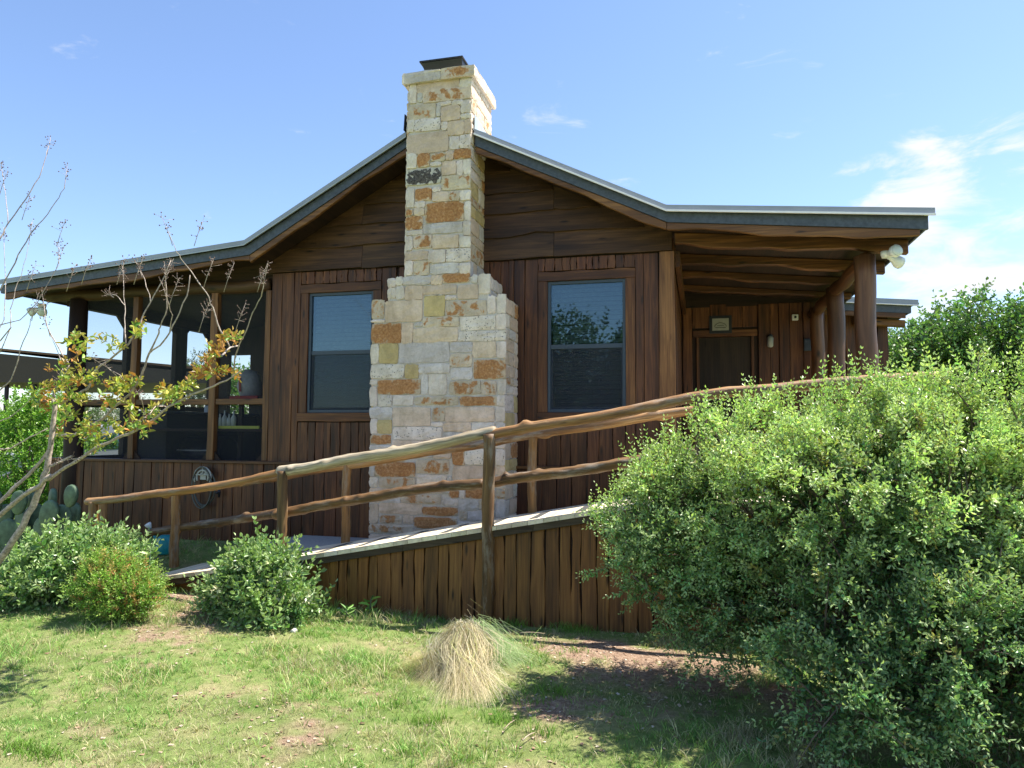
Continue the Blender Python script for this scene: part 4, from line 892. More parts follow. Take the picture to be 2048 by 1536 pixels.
rw = W(418, 830, Y=2.6); t = thing('paper_roll', 'white paper roll hanging at the back of the screened porch', 'paper roll', tuple(rw)); mb = MB(); mb.tube([rw+np.array([0, 0, -.16]), rw+np.array([0, 0, .16])], .08, 14); mb.build('roll', M['white'], t); mb = MB(); mb.tube([rw+np.array([0, 0, -.2]), rw+np.array([0, 0, .2])], .012, 8); mb.build('rod', M['black'], t)

zb_ = float(W(370, 823, X=XP+.7)[2]); t = thing('workbench', 'long dark closed workbench with a pale edge along the porch side', 'workbench', (XP+.45, 2.2, .45))
mb = MB(); mb.box((XP+.13, 1.35, .46), (XP+.68, 3.7, zb_-.04)); mb.build('bench_body', M['dark'], t, .01); mb = MB(); mb.box((XP+.12, 1.3, zb_-.038), (XP+.72, 3.72, zb_)); mb.build('bench_top', M['fascia'], t, .004)  # closed dark body added to keep the porch dark behind the screens
# car parked beyond the porch
def car(x, y, z, rot, label):
    t = thing('parked_car', label, 'car', (x, y, z)); Rz = Matrix.Rotation(rot, 4, 'Z')
    tr = lambda p: tuple(Rz @ Vector(p)+Vector((x, y, z)))
    prof_ = [(-2.3, .45), (-2.35, .85), (-2.15, 1.0), (-1.2, 1.12), (-.65, 1.62), (.9, 1.72), (1.9, 1.66), (2.25, 1.05), (2.35, .9), (2.3, .4)]
    mb = MB(); n = len(prof_); V = []
    for yy, s in ((-.9, 1), (-.72, 1), (.72, 1), (.9, 1)):
        for (px_, pz) in prof_:
            inset = .12 if pz > 1.15 and abs(yy) == .9 else 0
            V.append(tr((px_, yy*(1-inset) if abs(yy) == .9 else yy, pz*(1.0 if abs(yy) < .9 else .985))))
    F = [(k*n+i, k*n+(i+1) % n, (k+1)*n+(i+1) % n, (k+1)*n+i) for k in range(3) for i in range(n)]+[tuple(range(n))[::-1], tuple(range(3*n, 4*n))]
    mb.add(V, F, None, (1, 1, 1)); mb.build('body', M['paint'], t, .03)
    for s in (-1, 1):
        mb = MB(); V = [tr(p) for p in ((-.95, .85*s, 1.15), (-.55, .80*s, 1.55), (1.75, .80*s, 1.55), (2.0, .85*s, 1.12))]+[tr(p) for p in ((-.95, .86*s, 1.14), (-.55, .81*s, 1.55), (1.75, .81*s, 1.55), (2.0, .86*s, 1.12))]
        mb.add(V, [(0, 1, 2, 3), (4, 7, 6, 5), (0, 4, 5, 1), (1, 5, 6, 2), (2, 6, 7, 3), (3, 7, 4, 0)], None, (1, 1, 1)); mb.build('side_window', M['carglass'], t)
    mb = MB(); V = [tr(p) for p in ((-1.17, -.68, 1.16), (-1.17, .68, 1.16), (-.68, .62, 1.60), (-.68, -.62, 1.60))]; V2 = [(a[0], a[1], a[2]+.012) for a in V]; mb.add(V+V2, [(0, 1, 2, 3), (4, 7, 6, 5), (0, 4, 5, 1), (1, 5, 6, 2), (2, 6, 7, 3), (3, 7, 4, 0)], None, (1, 1, 1)); mb.build('windscreen', M['carglass'], t)
    for wx_ in (-1.45, 1.45):
        for s in (-1, 1):
            mb = MB(); mb.tube([tr((wx_, s*.72, .34)), tr((wx_, s*.93, .34))], .34, 22); wh = mb.build('wheel', M['tyre'], t); mb = MB(); mb.tube([tr((wx_, s*.931, .34)), tr((wx_, s*.94, .34))], .2, 16); mb.build('rim', M['metal'], wh)
    for s in (-1, 1):
        mb = MB(); mb.tube([tr((-2.33, s*.65, .8)), tr((-2.37, s*.65, .8))], .11, 12); mb.build('headlight', M['lens'], t)
        mb = MB(); mb.box((0, 0, 0), (.001, .001, .001)) if False else mb.tube([tr((-.7, s*.62, 1.74)), tr((1.7, s*.62, 1.78))], .02, 6); mb.build('roof_rail', M['black'], t)
cc = W(212, 862, Y=5.5); car(float(cc[0]), 5.5, G(cc[0], 5.5)+.0, R(35), 'pale silver family car parked behind the screened porch')
# carport shed beyond
t = thing('open_carport', 'long brown open-sided carport roof on thin posts beyond the porch', 'carport', (-17, 9, 0))
Q = lambda x, y, Y=9.0: W(x, y, Y=Y)
mb = MB(); a, b, c, d_ = Q(-160, 692), Q(450, 750), Q(450, 766), Q(-160, 764)
a2, b2, c2, d2 = [v+np.array([0, 6, 0]) for v in (a, b, c, d_)]
mb.add([a, b, c, d_, a2, b2, c2, d2], [(0, 1, 2, 3), (4, 7, 6, 5), (0, 4, 5, 1), (1, 5, 6, 2), (2, 6, 7, 3), (3, 7, 4, 0)], None, (1, 1, 1)); mb.build('roof', M['shed'], t)
mb = MB(); a, b = Q(-160, 685, 8.95), Q(450, 744, 8.95); mb.obox([a+np.array([0, 0, 0]), b, a+np.array([0, 6.1, 0]), b+np.array([0, 6.1, 0]), a+np.array([0, 0, .06]), b+np.array([0, 0, .06]), a+np.array([0, 6.1, .06]), b+np.array([0, 6.1, .06])]); mb.build('metal_sheet', M['trim'], t)
for px in (-60, 8, 64, 330, 440):
    p = Q(px, 768); mb = MB(); mb.tube([(p[0], 9.1, G(p[0], 9.1)-.2), (p[0], 9.1, p[2])], .06, 8); mb.build('post', M['shed'], t)

# ------------------------------------------------------------------ vegetation
def leaf_tpl(l, w, fold=.25, curl=.15):
    V = np.array([(0, 0, 0), (l*.35, w*.5, w*fold), (l*.72, w*.38, w*fold-l*curl*.4), (l, 0, -l*curl), (l*.72, -w*.38, w*fold-l*curl*.4), (l*.35, -w*.5, w*fold)])
    F = np.array([(0, 5, 4, 3), (0, 3, 2, 1)]); return V, F
def basis(d, up=None, roll=0.0):
    d = d/np.linalg.norm(d, axis=-1, keepdims=True)
    ref = np.where(np.abs(d[..., 2:3]) > .95, np.array([1., 0, 0]), np.array([0, 0, 1.])) if up is None else up
    s = np.cross(ref, d); s /= np.linalg.norm(s, axis=-1, keepdims=True)+1e-9; u = np.cross(d, s)
    c, sn = np.cos(roll)[..., None], np.sin(roll)[..., None]
    return np.stack([d, c*s+sn*u, -sn*s+c*u], -1)
def sprig(nl, L, leaf=(.035, .018), spread=.9, arc=.2, opp=True, stem=.0015, rg=RNG, stemcol=(.16, .12, .06)):
    """a twig with leaves; returns V, F(quads), kind(0 stem,1 leaf), lid"""
    V = []; F = []; K = []; lt, lf = leaf_tpl(1, 1)
    n = 5; P = np.array([(L*i/n, arc*L*(i/n)**2*.5, arc*L*math.sin(i/n*2)*.3) for i in range(n+1)])
    for i in range(n+1):
        r = stem*(1.2-i/n)
        for k in range(3):
            a = k*2.09; V.append(P[i]+np.array([0, r*math.cos(a), r*math.sin(a)])); K.append(0)
    for i in range(n):
        for k in range(3): F.append((i*3+k, i*3+(k+1) % 3, (i+1)*3+(k+1) % 3, (i+1)*3+k))
    o = len(V); V = [np.array(v) for v in V]
    for j in range(nl):
        t = .12+.88*(j//(2 if opp else 1))/(max(1, (nl-1)//(2 if opp else 1))); t = min(t, 1)
        p = np.array([np.interp(t*L, P[:, 0], P[:, i]) for i in range(3)])
        side = (j % 2)*2-1 if opp else (1 if rg.random() < .5 else -1)
        ang = (j//2)*1.4+(0 if side > 0 else math.pi)+rg.normal(0, .35)
        dr = np.array([math.cos(spread), math.sin(spread)*math.cos(ang), math.sin(spread)*math.sin(ang)])
        if t > .93: dr = np.array([1, rg.normal(0, .4), rg.normal(0, .4)])
        s = rg.uniform(.7, 1.15)*(1-.35*t)
        B = basis(dr[None], roll=np.array([rg.uniform(-.9, .9)]))[0]
        Lv = (lt*np.array([leaf[0]*s, leaf[1]*s, leaf[1]*s]))@B.T+p
        for f in lf: F.append(tuple(int(q)+len(V) for q in f))
        V += list(Lv); K += [1+j]*6
    return np.array(V), np.array(F), np.array(K)
def scatter(name, tpls, pos, dirs, scale, cols, mat, parent=None, colvar=.25, stemcol=(.14, .10, .055), young=None, rg=RNG):
    """tpls: list of sprig templates; one instance per row; joined in ONE mesh"""
    n = len(pos); which = rg.integers(0, len(tpls), n); VV = []; FF = []; CC = []; base = 0
    roll = rg.uniform(0, 6.28, n); B = basis(dirs, roll=roll)
    for k, (V, F, K) in enumerate(tpls):
        ids = np.where(which == k)[0]
        if not len(ids): continue
        m_ = len(ids); nv = len(V)
        P = np.einsum('nij,vj->nvi', B[ids]*scale[ids][:, None, None], V)+pos[ids][:, None, :]
        C = np.repeat(cols[ids][:, None, :], nv, 1)
        lid = K; nl = K.max()+1; lr = rg.normal(1, colvar, (m_, nl)); C = C*np.clip(lr[:, lid], .45, 1.7)[..., None]
        C[..., 0] *= np.clip(rg.normal(1, .12, (m_, nl)), .7, 1.4)[:, lid]
        if young is not None:
            tt = (K/max(1, K.max()))**2*.8; C = C*(1-tt[None, :, None])+np.array(young)[None, None, :]*tt[None, :, None]
        C[:, K == 0] = stemcol
        VV.append(P.reshape(-1, 3)); CC.append(C.reshape(-1, 3)); FF.append((F[None]+(np.arange(m_)*nv)[:, None, None]+base).reshape(-1, 4)); base += m_*nv
    return rawmesh(name, np.concatenate(VV), np.concatenate(FF), np.clip(np.concatenate(CC), 0, 1), mat, parent)
def blob_points(ells, n, rg, shell=(.72, 1.0), bumps=.18, zmin=None, seed=1):
    """points in the outer shell of a union of ellipsoids, uneven surface"""
    out = []; dirs = []; vol = np.array([(e[1][0]*e[1][1]*e[1][2])**(2/3) for e in ells]); vol /= vol.sum()
    for e, f in zip(ells, vol):
        m_ = int(n*f*1.9); d = rg.normal(size=(m_, 3)); d /= np.linalg.norm(d, axis=1, keepdims=True)
        c = np.array(e[0]); r = np.array(e[1])
        th = np.arctan2(d[:, 1], d[:, 0]); bz = d[:, 2]
        bm = 1+bumps*((vn(th*1.6+5, bz*2.2+seed, 1.3, seed)-.5)*2+.6*(vn(th*4+5, bz*5+seed, 1.2, seed+1)-.5)*2)
        rad = rg.uniform(shell[0]**3, shell[1]**3, m_)**(1/3)*bm
        p = c+d*r*rad[:, None]; nn = d/r; nn /= np.linalg.norm(nn, axis=1, keepdims=True)
        keep = np.ones(m_, bool)
        for e2 in ells:
            if e2 is e: continue
            q = np.linalg.norm((p-np.array(e2[0]))/np.array(e2[1]), axis=1); keep &= q > shell[0]*.93
        if zmin is not None: keep &= p[:, 2] > zmin
        out.append(p[keep]); dirs.append(nn[keep])
    P = np.concatenate(out); Dd = np.concatenate(dirs)
    if len(P) > n: s = rg.choice(len(P), n, replace=False); P, Dd = P[s], Dd[s]
    return P, Dd
def vary(base, n, rg, v=.18, alt=None, altf=.2):
    c = np.array(base)[None]*rg.normal(1, v, (n, 1)); 
    if alt is not None: s = rg.random(n) < altf; c[s] = np.array(alt)*rg.normal(1, v, (s.sum(), 1))
    return np.clip(c, .005, 1)
def branches(mb, root, ends, r0, rg, sag=.0, n=7, r1=.003):
    for e in ends:
        root_, e_2 = np.array(root), np.array(e); mid = (root_+e_2)/2+np.array([rg.normal(0, .05), rg.normal(0, .05), sag])
        pts = [(1-t)**2*root_+2*t*(1-t)*mid+t*t*e_2+rg.normal(0, .008, 3)*(0 < t < 1) for t in np.linspace(0, 1, n)]
        mb.tube(pts, [r0*(1-t)+r1*t for t in np.linspace(0, 1, n)], 6, .05)
# the big bush at the right
rb = np.random.default_rng(3)
bush = thing('large_privet_bush', 'very large bright green leafy bush filling the right foreground', 'bush', (1.4, -3.35, -.05))
E1 = [((1.75, -2.95, 1.15), (1.75, .85, .88)), ((.45, -2.85, 1.05), (.95, .68, .80)), ((-.13, -2.80, .84), (.62, .50, .62)), ((2.6, -3.1, .9), (1.2, .9, 1.0)),
      ((.95, -3.45, .62), (.70, .50, .50)), ((1.5, -3.75, .40), (.85, .5, .50)), ((.85, -3.85, .20), (.42, .30, .20)), ((1.1, -3.3, 1.2), (1.1, .6, .5)), ((.15, -2.95, .42), (.40, .35, .25))]
_k = .93; E1 = [((c_[0]*_k, -8.2+(c_[1]+8.2)*_k, 1.6+(c_[2]-1.6)*_k), (r_[0]*_k, r_[1]*_k*.88, r_[2]*_k)) for c_, r_ in E1]
T1 = [sprig(rb.integers(9, 14), .17, (.045, .0215), .95, .3, rg=rb) for _ in range(7)]
B0, Dn = blob_points(E1, 980, rb, (.50, .80), .16, .05)
PP, DD, SS, CC_ = [], [], [], []; arcs = []
for b0, dn in zip(B0, Dn):
    d0 = dn*.8+np.array([rb.normal(0, .35), rb.normal(0, .35), .35+rb.normal(0, .25)]); d0 /= np.linalg.norm(d0); L_ = rb.uniform(.18, .36); k = int(rb.integers(14, 23)); tone = rb.normal(1, .14); hue = rb.random()
    arcs.append((b0, d0, L_))
    for j in range(k):
        t = rb.uniform(-.15, 1); p = b0+d0*L_*t+np.array([0, 0, -.22*L_*max(0, t)**2])+rb.normal(0, .035*(1.2-.6*t), 3)
        PP.append(p); DD.append(d0+np.array([0, 0, .25-.5*t])+rb.normal(0, .38, 3)); SS.append(rb.uniform(.65, 1.15)*(1-.25*max(0, t))); CC_.append((tone, hue, t))
P = np.array(PP); Dd = np.array(DD); sc_ = np.array(SS); CC_ = np.array(CC_); kk = P[:, 2] > .03; P, Dd, sc_, CC_ = P[kk], Dd[kk], sc_[kk], CC_[kk]
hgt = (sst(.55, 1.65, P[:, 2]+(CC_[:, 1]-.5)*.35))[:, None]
C = vary((.13, .265, .10), len(P), rb, .18)*(1-hgt)+vary((.46, .58, .21), len(P), rb, .15)*hgt; C *= CC_[:, :1]*(.85+.25*CC_[:, 2:3]); old_ = rb.random(len(P)) < .05; C[old_] = vary((.30, .27, .07), int(old_.sum()), rb, .2)  # sunlit top painted in: leaf colour pales with height
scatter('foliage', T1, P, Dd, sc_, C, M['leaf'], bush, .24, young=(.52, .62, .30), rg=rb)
mb = MB()
for b0, d0, L_ in arcs[::2]: mb.tube([b0-d0*.25, b0, b0+d0*L_*.5-np.array([0, 0, .03*L_]), b0+d0*L_-np.array([0, 0, .2*L_])], [.006, .005, .0035, .002], 5, .05, T=(1, 1, 1))
mb.build('twigs', M['trunk'], bush)
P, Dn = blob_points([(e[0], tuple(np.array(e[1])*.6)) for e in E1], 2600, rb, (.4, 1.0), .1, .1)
scatter('inner_foliage', T1, P, Dn+rb.normal(0, .6, P.shape), rb.uniform(.8, 1.2, len(P)), vary((.09, .17, .06), len(P), rb, .2), M['leaf'], bush, .22, rg=rb)  # darker leaf colour paints the shade inside the bush
# long new shoots on top
ns = 330; xs = rb.uniform(-.75, 2.9, ns); zz = np.interp(xs, [-.75, -.4, .0, .6, 1.4, 3], [1.0, 1.38, 1.65, 1.81, 1.95, 1.93]); P = np.stack([xs*_k, rb.uniform(-3.6, -2.95, ns), 1.6+(zz-1.6)*_k+rb.uniform(-.14, .02, ns)], 1)
T2 = [sprig(rb.integers(12, 18), .24, (.038, .017), .8, .25, rg=rb) for _ in range(4)]
scatter('shoots', T2, P, np.array([0, 0, 1.])+rb.normal(0, .28, P.shape), rb.uniform(.6, 1.15, ns), vary((.36, .50, .14), ns, rb), M['leaf'], bush, .2, young=(.5, .62, .22), rg=rb)
mb = MB(); ends = []
for e in E1:
    for k in range(9): v_ = rb.normal(size=3); v_ /= np.linalg.norm(v_); v_[2] = abs(v_[2])*.8; ends.append(np.array(e[0])+v_*np.array(e[1])*.8)
for k, e in enumerate(ends): branches(mb, (1.4+.25*math.sin(k*2.1), -3.35+.15*math.cos(k*1.3), -.05), [e], .022, rb, .1)
mb.build('branches', M['trunk'], bush)

def bushy(name, label, ells, n, col, leaf, size, root, seed, mat='leaf', young=None, alt=None, altf=.2, bumps=.2, shell=(.55, 1), up=.5, cat='bush', nl=(8, 12), stems=14, group=None, colvar=.25):
    rr = np.random.default_rng(seed); t = thing(name, label, cat, root, group)
    T = [sprig(rr.integers(*nl), size, leaf, .95, .3, rg=rr) for _ in range(5)]
    P, Dn = blob_points(ells, n, rr, shell, bumps, root[2]+.01, seed); Dd = Dn*.8+np.array([0, 0, up])+rr.normal(0, .45, P.shape)
    scatter('foliage', T, P-.05*Dd*size/.17, Dd, rr.uniform(.7, 1.15, len(P)), vary(col, len(P), rr, .2, alt, altf), M[mat], t, colvar, young=young, rg=rr)
    mb = MB(); ends = []
    for k in range(stems):
        e = ells[k % len(ells)]; v_ = rr.normal(size=3); v_ /= np.linalg.norm(v_); v_[2] = abs(v_[2]); ends.append(np.array(e[0])+v_*np.array(e[1])*.75)
    branches(mb, root, ends, .012*max(1, size/.17), rr); mb.build('stems', M['trunk'], t); return t
def WG(px, py, Y): p = W(px, py, Y=Y); return np.array([float(p[0]), Y, float(p[2])])
# middle bush (in front of the ramp)
c = WG(515, 1190, -2.55); gm = G(c[0], -2.55)
bushy('elaeagnus_bush', 'rounded grey-green bush with pale glinting leaves in front of the ramp', [(tuple(c+np.array([0, 0, -.02])), (.40, .34, .30)), (tuple(c+np.array([.0, .02, .24])), (.27, .25, .20)), (tuple(c+np.array([.22, -.05, -.14])), (.34, .3, .2)), (tuple(c+np.array([-.2, 0, .05])), (.25, .25, .25))], 1050,
      (.155, .285, .085), (.072, .036), .2, (float(c[0]), -2.5, gm), 21, 'shinyleaf', (.36, .46, .19), (.42, .46, .28), .14, bumps=.42, cat='bush')
# left bushes
c = WG(132, 1145, -2.7)
bushy('elaeagnus_bush', 'broad grey-green shrub with pale glinting leaves at the left edge', [(tuple(c+np.array([.0, .15, .05])), (.55, .42, .32)), (tuple(c+np.array([-.35, -.1, -.22])), (.40, .35, .26)), (tuple(c+np.array([.24, .2, .0])), (.28, .3, .24)), (tuple(c+np.array([-.5, .3, .0])), (.3, .3, .2))], 1500,
      (.15, .285, .08), (.072, .036), .2, (float(c[0]), -2.7, G(c[0], -2.7)), 22, 'shinyleaf', (.36, .46, .19), (.42, .46, .28), .12, bumps=.42)
c = WG(225, 1175, -3.0)
bushy('nandina_shrub', 'small feathery red-tipped green shrub between the two pale bushes', [(tuple(c+np.array([.02, 0, .0])), (.34, .27, .22)), (tuple(c+np.array([.17, -.02, -.06])), (.28, .22, .16)), (tuple(c+np.array([-.05, 0, .16])), (.19, .15, .13))], 1500,
      (.20, .40, .055), (.034, .012), .14, (float(c[0]), -3.0, G(c[0], -3.0)), 23, 'leaf', (.34, .42, .10), (.52, .24, .10), .2, cat='shrub', nl=(12, 18))
# young shoots
def plantlet(px, py, Y, h, label, leaf=(.08, .028), seed=1, n=9, name='seedling'):
    rr = np.random.default_rng(seed); p = W(px, py, Y=Y); b = (float(p[0]), Y, G(p[0], Y)-.01); t = thing(name, label, 'seedling', b)
    top = np.array(b)+np.array([.02, 0, h]); mb = MB(); mb.tube([b, (np.array(b)+top)/2, top], [.006, .005, .003], 6); mb.build('stem', M['cactus'], t)
    k = n; pos = np.array([np.array(b)+(top-np.array(b))*(.35+.65*i/k) for i in range(k)]); a = np.arange(k)*2.4; dd = np.stack([np.cos(a), np.sin(a), rr.uniform(.1, .7, k)], 1)
    lt, lf = leaf_tpl(leaf[0], leaf[1]); scatter('leaves', [(lt, lf, np.ones(6, int))], pos, dd, rr.uniform(.8, 1.2, k), vary((.20, .36, .09), k, rr), M['leaf'], t, .1, rg=rr)
plantlet(738, 1212, -2.15, .17, 'bright green seedling against the ramp skirt left of the grass clump', (.10, .035), 1)
plantlet(690, 1240, -2.3, .12, 'low bright green seedling near the right foot of the middle bush', (.09, .02), 2, 12)
plantlet(298, 1090, -2.3, .44, 'taller light green shoot rising beside the left shrub', (.11, .045), 3, 14)
# fringe of weeds along the skirt handled with the grass below

# prickly pear
t = thing('prickly_pear', 'grey-green prickly pear cactus with round pads by the porch corner', 'cactus', tuple(WG(60, 1060, -1.0)*np.array([1, 1, 0])+np.array([0, 0, .1])))
pads = [(10, 1035, .15, .10), (42, 1050, .17, -.3), (38, 1005, .13, .2), (70, 1035, .16, .4), (62, 998, .10, -.2), (98, 1030, .16, .1), (105, 1000, .13, -.5), (125, 1035, .14, .6), (142, 992, .12, 0), (148, 1030, .14, -.2), (20, 1070, .18, .3), (85, 1065, .17, 0), (120, 1068, .16, .2), (-10, 1005, .14, 0)]
rr = random.Random(3)
for i, (px, py, r_, rot) in enumerate(pads):
    c = W(px, py, Y=-1.0-.15*(i % 3)); mb = MB(); V = []; n = 18; a0_ = rr.uniform(-.5, .5); cs, sn = math.cos(rot), math.sin(rot)
    rings = [(-.028, .86), (-.02, .97), (0, 1.0), (.02, .97), (.028, .86)]
    for (dy, k) in rings:
        for j in range(n):
            a = 6.283*j/n; u = r_*k*math.cos(a)*.74*(1+.12*math.sin(a)); w_ = r_*k*math.sin(a)*1.12
            x, z = u*math.cos(a0_*.6)-w_*math.sin(a0_*.6), u*math.sin(a0_*.6)+w_*math.cos(a0_*.6)
            V.append((c[0]+x*cs-dy*sn, c[1]+x*sn+dy*cs, c[2]+z))
    F = [(q*n+j, q*n+(j+1) % n, (q+1)*n+(j+1) % n, (q+1)*n+j) for q in range(4) for j in range(n)]+[tuple(range(n))[::-1], tuple(range(4*n, 5*n))]
    mb.add(V, F, None, (1, 1, 1), smooth=True); mb.build('pad', M['cactus'], t)

# crape myrtle
def L2(pts, crop): # helper: photo crops -> photo px
    return [(x/3.657, y/3.657+(650 if crop == 2 else 250)) for x, y in pts]
YT = -3.7
tree = thing('crape_myrtle', 'thin pale-barked crape myrtle with red and green new leaves leaning in from the left', 'tree', (float(W(-80, 1200, Y=YT)[0]), YT, -.05))
limbs = [([(-110, 1330), (-60, 1200), (0, 1118), (41, 1060), (66, 1014), (79, 978), (93, 940), (101, 896), (105, 863), (109, 820), (108, 797)], .034, .019, -.0),
 ([(108, 797), (112, 775), (128, 758), (138, 730), (120, 700), (95, 655), (88, 610)], .012, .003, .1),
 ([(-60, 1090), (-10, 1040), (36, 1000), (74, 975), (101, 951)], .022, .02, -.1),
 ([(-60, 1060), (0, 1003), (41, 964), (82, 923), (104, 890)], .02, .014, .15),
 ([(97, 960), (123, 940), (153, 923), (191, 896), (232, 877), (268, 863), (301, 844), (336, 814), (383, 789), (426, 773), (465, 754), (484, 740)], .017, .005, -.35),
 ([(100, 932), (118, 925), (143, 912)], .014, .010, 0),
 ([(465, 754), (468, 740), (470, 713), (478, 690), (490, 667), (505, 625), (522, 594), (527, 570)], .007, .003, -.35),
 ([(443, 712), (460, 695), (440, 660), (426, 615), (413, 586), (366, 523), (353, 504), (337, 466)], .008, .002, -.3),
 ([(478, 692), (460, 695), (443, 712)], .006, .007, -.35),
 ([(112, 870), (150, 870), (178, 852), (205, 838), (232, 811), (262, 787), (279, 759), (290, 732), (298, 707), (320, 691), (339, 666), (350, 644), (374, 592), (380, 550)], .015, .004, -.15),
 ([(298, 707), (318, 666), (320, 655), (334, 616), (331, 560)], .008, .003, -.15),
 ([(339, 666), (345, 630), (335, 600)], .005, .002, -.15),
 ([(120, 809), (153, 789), (175, 778), (191, 740), (227, 713), (257, 688), (279, 653), (284, 636), (301, 605), (323, 564), (342, 521)], .013, .004, .12),
 ([(252, 690), (250, 650), (250, 611), (247, 560)], .006, .002, .12),
 ([(250, 611), (232, 590), (222, 590)], .004, .002, .12), ([(301, 605), (290, 560), (280, 540)], .004, .0015, .12),
 ([(-40, 520), (0, 477), (16, 447), (52, 398), (79, 354), (93, 310), (97, 294)], .008, .002, .3),
 ([(-30, 640), (12, 558), (36, 510), (60, 469), (85, 441), (112, 403), (128, 378), (131, 357)], .007, .002, .1),
 ([(16, 447), (11, 387), (4, 340)], .004, .0015, .3), ([(-20, 700), (8, 640), (11, 560), (8, 480)], .005, .002, .2),
 ([(0, 705), (22, 655), (20, 620), (30, 580), (45, 540), (55, 500), (60, 470)], .005, .0015, .2),
 ([(0, 650), (40, 640), (75, 605), (100, 560), (118, 530), (118, 510)], .005, .0015, .15), ([(22, 655), (-10, 690), (-40, 760)], .005, .008, .2),
 ([(-40, 830), (0, 780), (22, 760), (40, 700), (60, 650), (68, 620)], .008, .002, -.1), ([(128, 758), (120, 715), (95, 655)], .005, .002, .1),
 ([(0, 898), (22, 897), (60, 874), (95, 858)], .008, .005, .1), ([(-20, 850), (20, 835), (60, 800), (100, 770)], .006, .002, .1),
 ([(262, 787), (240, 750), (215, 735)], .004, .002, -.15), ([(336, 814), (312, 812), (295, 830)], .005, .003, -.3), ([(288, 825), (283, 800), (278, 790)], .004, .002, -.3), ([(191, 896), (178, 910), (143, 918)], .004, .003, -.3)]
tb = MB(); tips = []
for i, (pts, r0, r1, dy) in enumerate(limbs):
    n = len(pts); P = [W(x, y, Y=YT+dy*(k/(n-1))) for k, (x, y) in enumerate(pts)]
    # densify
    Q_ = []
    for k in range(n-1):
        for s in range(3): Q_.append(P[k]+(P[k+1]-P[k])*s/3+np.array([0, 0, 0])+RNG.normal(0, .003, 3)*(s > 0))
    Q_.append(P[-1]); tb.tube(Q_, [(r0+(r1-r0)*k/(len(Q_)-1))*.82 for k in range(len(Q_))], 8, .16, T=(1, 1, 1))
    if r1 <= .003: tips.append((P[-1], P[-1]-P[-2]))
tb.build('branches', M['bark'], tree)
# seed heads: fine twigs with dry pods at the tips
rr = np.random.default_rng(6)
extra = [(140, 560), (170, 545), (240, 548), (275, 545), (335, 548), (345, 590), (415, 550), (455, 560), (405, 640), (478, 640), (522, 560), (395, 470), (118, 520), (50, 420), (5, 370), (120, 470), (60, 560)]
pts_ = [(p, d) for p, d in tips]+[(W(x, y, Y=YT+RNG.uniform(-.3, .3)), np.array([.05, 0, .12])) for x, y in extra]
for p, d in pts_:
    sbm = MB(); pod = MB(); d = np.array(d)/np.linalg.norm(d); q = p-d*.07-np.array([0, 0, .02]); top = p+d*.13
    sbm.tube([q, p, top], [.0028, .0022, .001], 5, T=(1, 1, 1))
    for k in range(15):
        s = rr.uniform(-.1, 1); b = p+(top-p)*s; e = b+rr.normal(0, .022, 3)+np.array([0, 0, .012]); sbm.tube([b, e], [.0011, .0008], 4, T=(1, 1, 1))
        pod.tube([e-np.array([0, 0, .004]), e, e+np.array([0, 0, .005])], [.0025, .0055, .002], 5, T=(1, 1, 1))
    tw = sbm.build('twig', M['bark'], tree); pod.build('seed_pods', M['seed'], tw)
lv = [(150, 700, 30), (160, 672, 18), (230, 690, 24), (280, 662, 26), (130, 760, 30), (170, 745, 22), (95, 775, 30), (80, 800, 26), (110, 810, 22), (150, 790, 26), (190, 760, 24), (215, 800, 26), (235, 770, 24), (250, 775, 30), (270, 765, 18),
      (330, 785, 16), (345, 790, 18), (360, 780, 16), (380, 765, 12), (400, 740, 14), (415, 730, 14), (430, 710, 16), (440, 700, 14), (425, 752, 12), (450, 745, 10), (470, 680, 12), (200, 855, 26), (230, 860, 26), (260, 850, 22), (180, 865, 26), (165, 850, 20), (290, 840, 20), (280, 860, 16), (160, 872, 18), (135, 835, 22), (350, 800, 12), (300, 820, 14), (115, 870, 14), (190, 880, 20), (445, 680, 10), (265, 810, 14), (140, 775, 22), (120, 735, 14), (470, 750, 8)]
pos = []; cols = []
for x, y, s in lv:
    k = int(s*(.45 if x < 330 else .6))
    for j in range(k):
        px, py = x+rr.normal(0, s*.40), y+rr.normal(0, s*.28); p = W(px, py, Y=YT+rr.uniform(-.32, .15)); pos.append(p)
        red = rr.random() < (.16+.5*(x > 380)); cols.append(np.array((.44, .19, .05) if red else (.38, .40, .07) if rr.random() < .5 else (.20, .34, .06))*rr.uniform(.7, 1.3))
pos = np.array(pos); cols = np.array(cols); TL = [sprig(5, .06, (.060, .029), .9, .3, rg=rr) for _ in range(4)]
scatter('leaves', TL, pos, rr.normal(0, 1, pos.shape)+np.array([0, 0, .4]), rr.uniform(.7, 1.15, len(pos)), cols, M['leaf'], tree, .2, young=(.42, .30, .07), rg=rr)

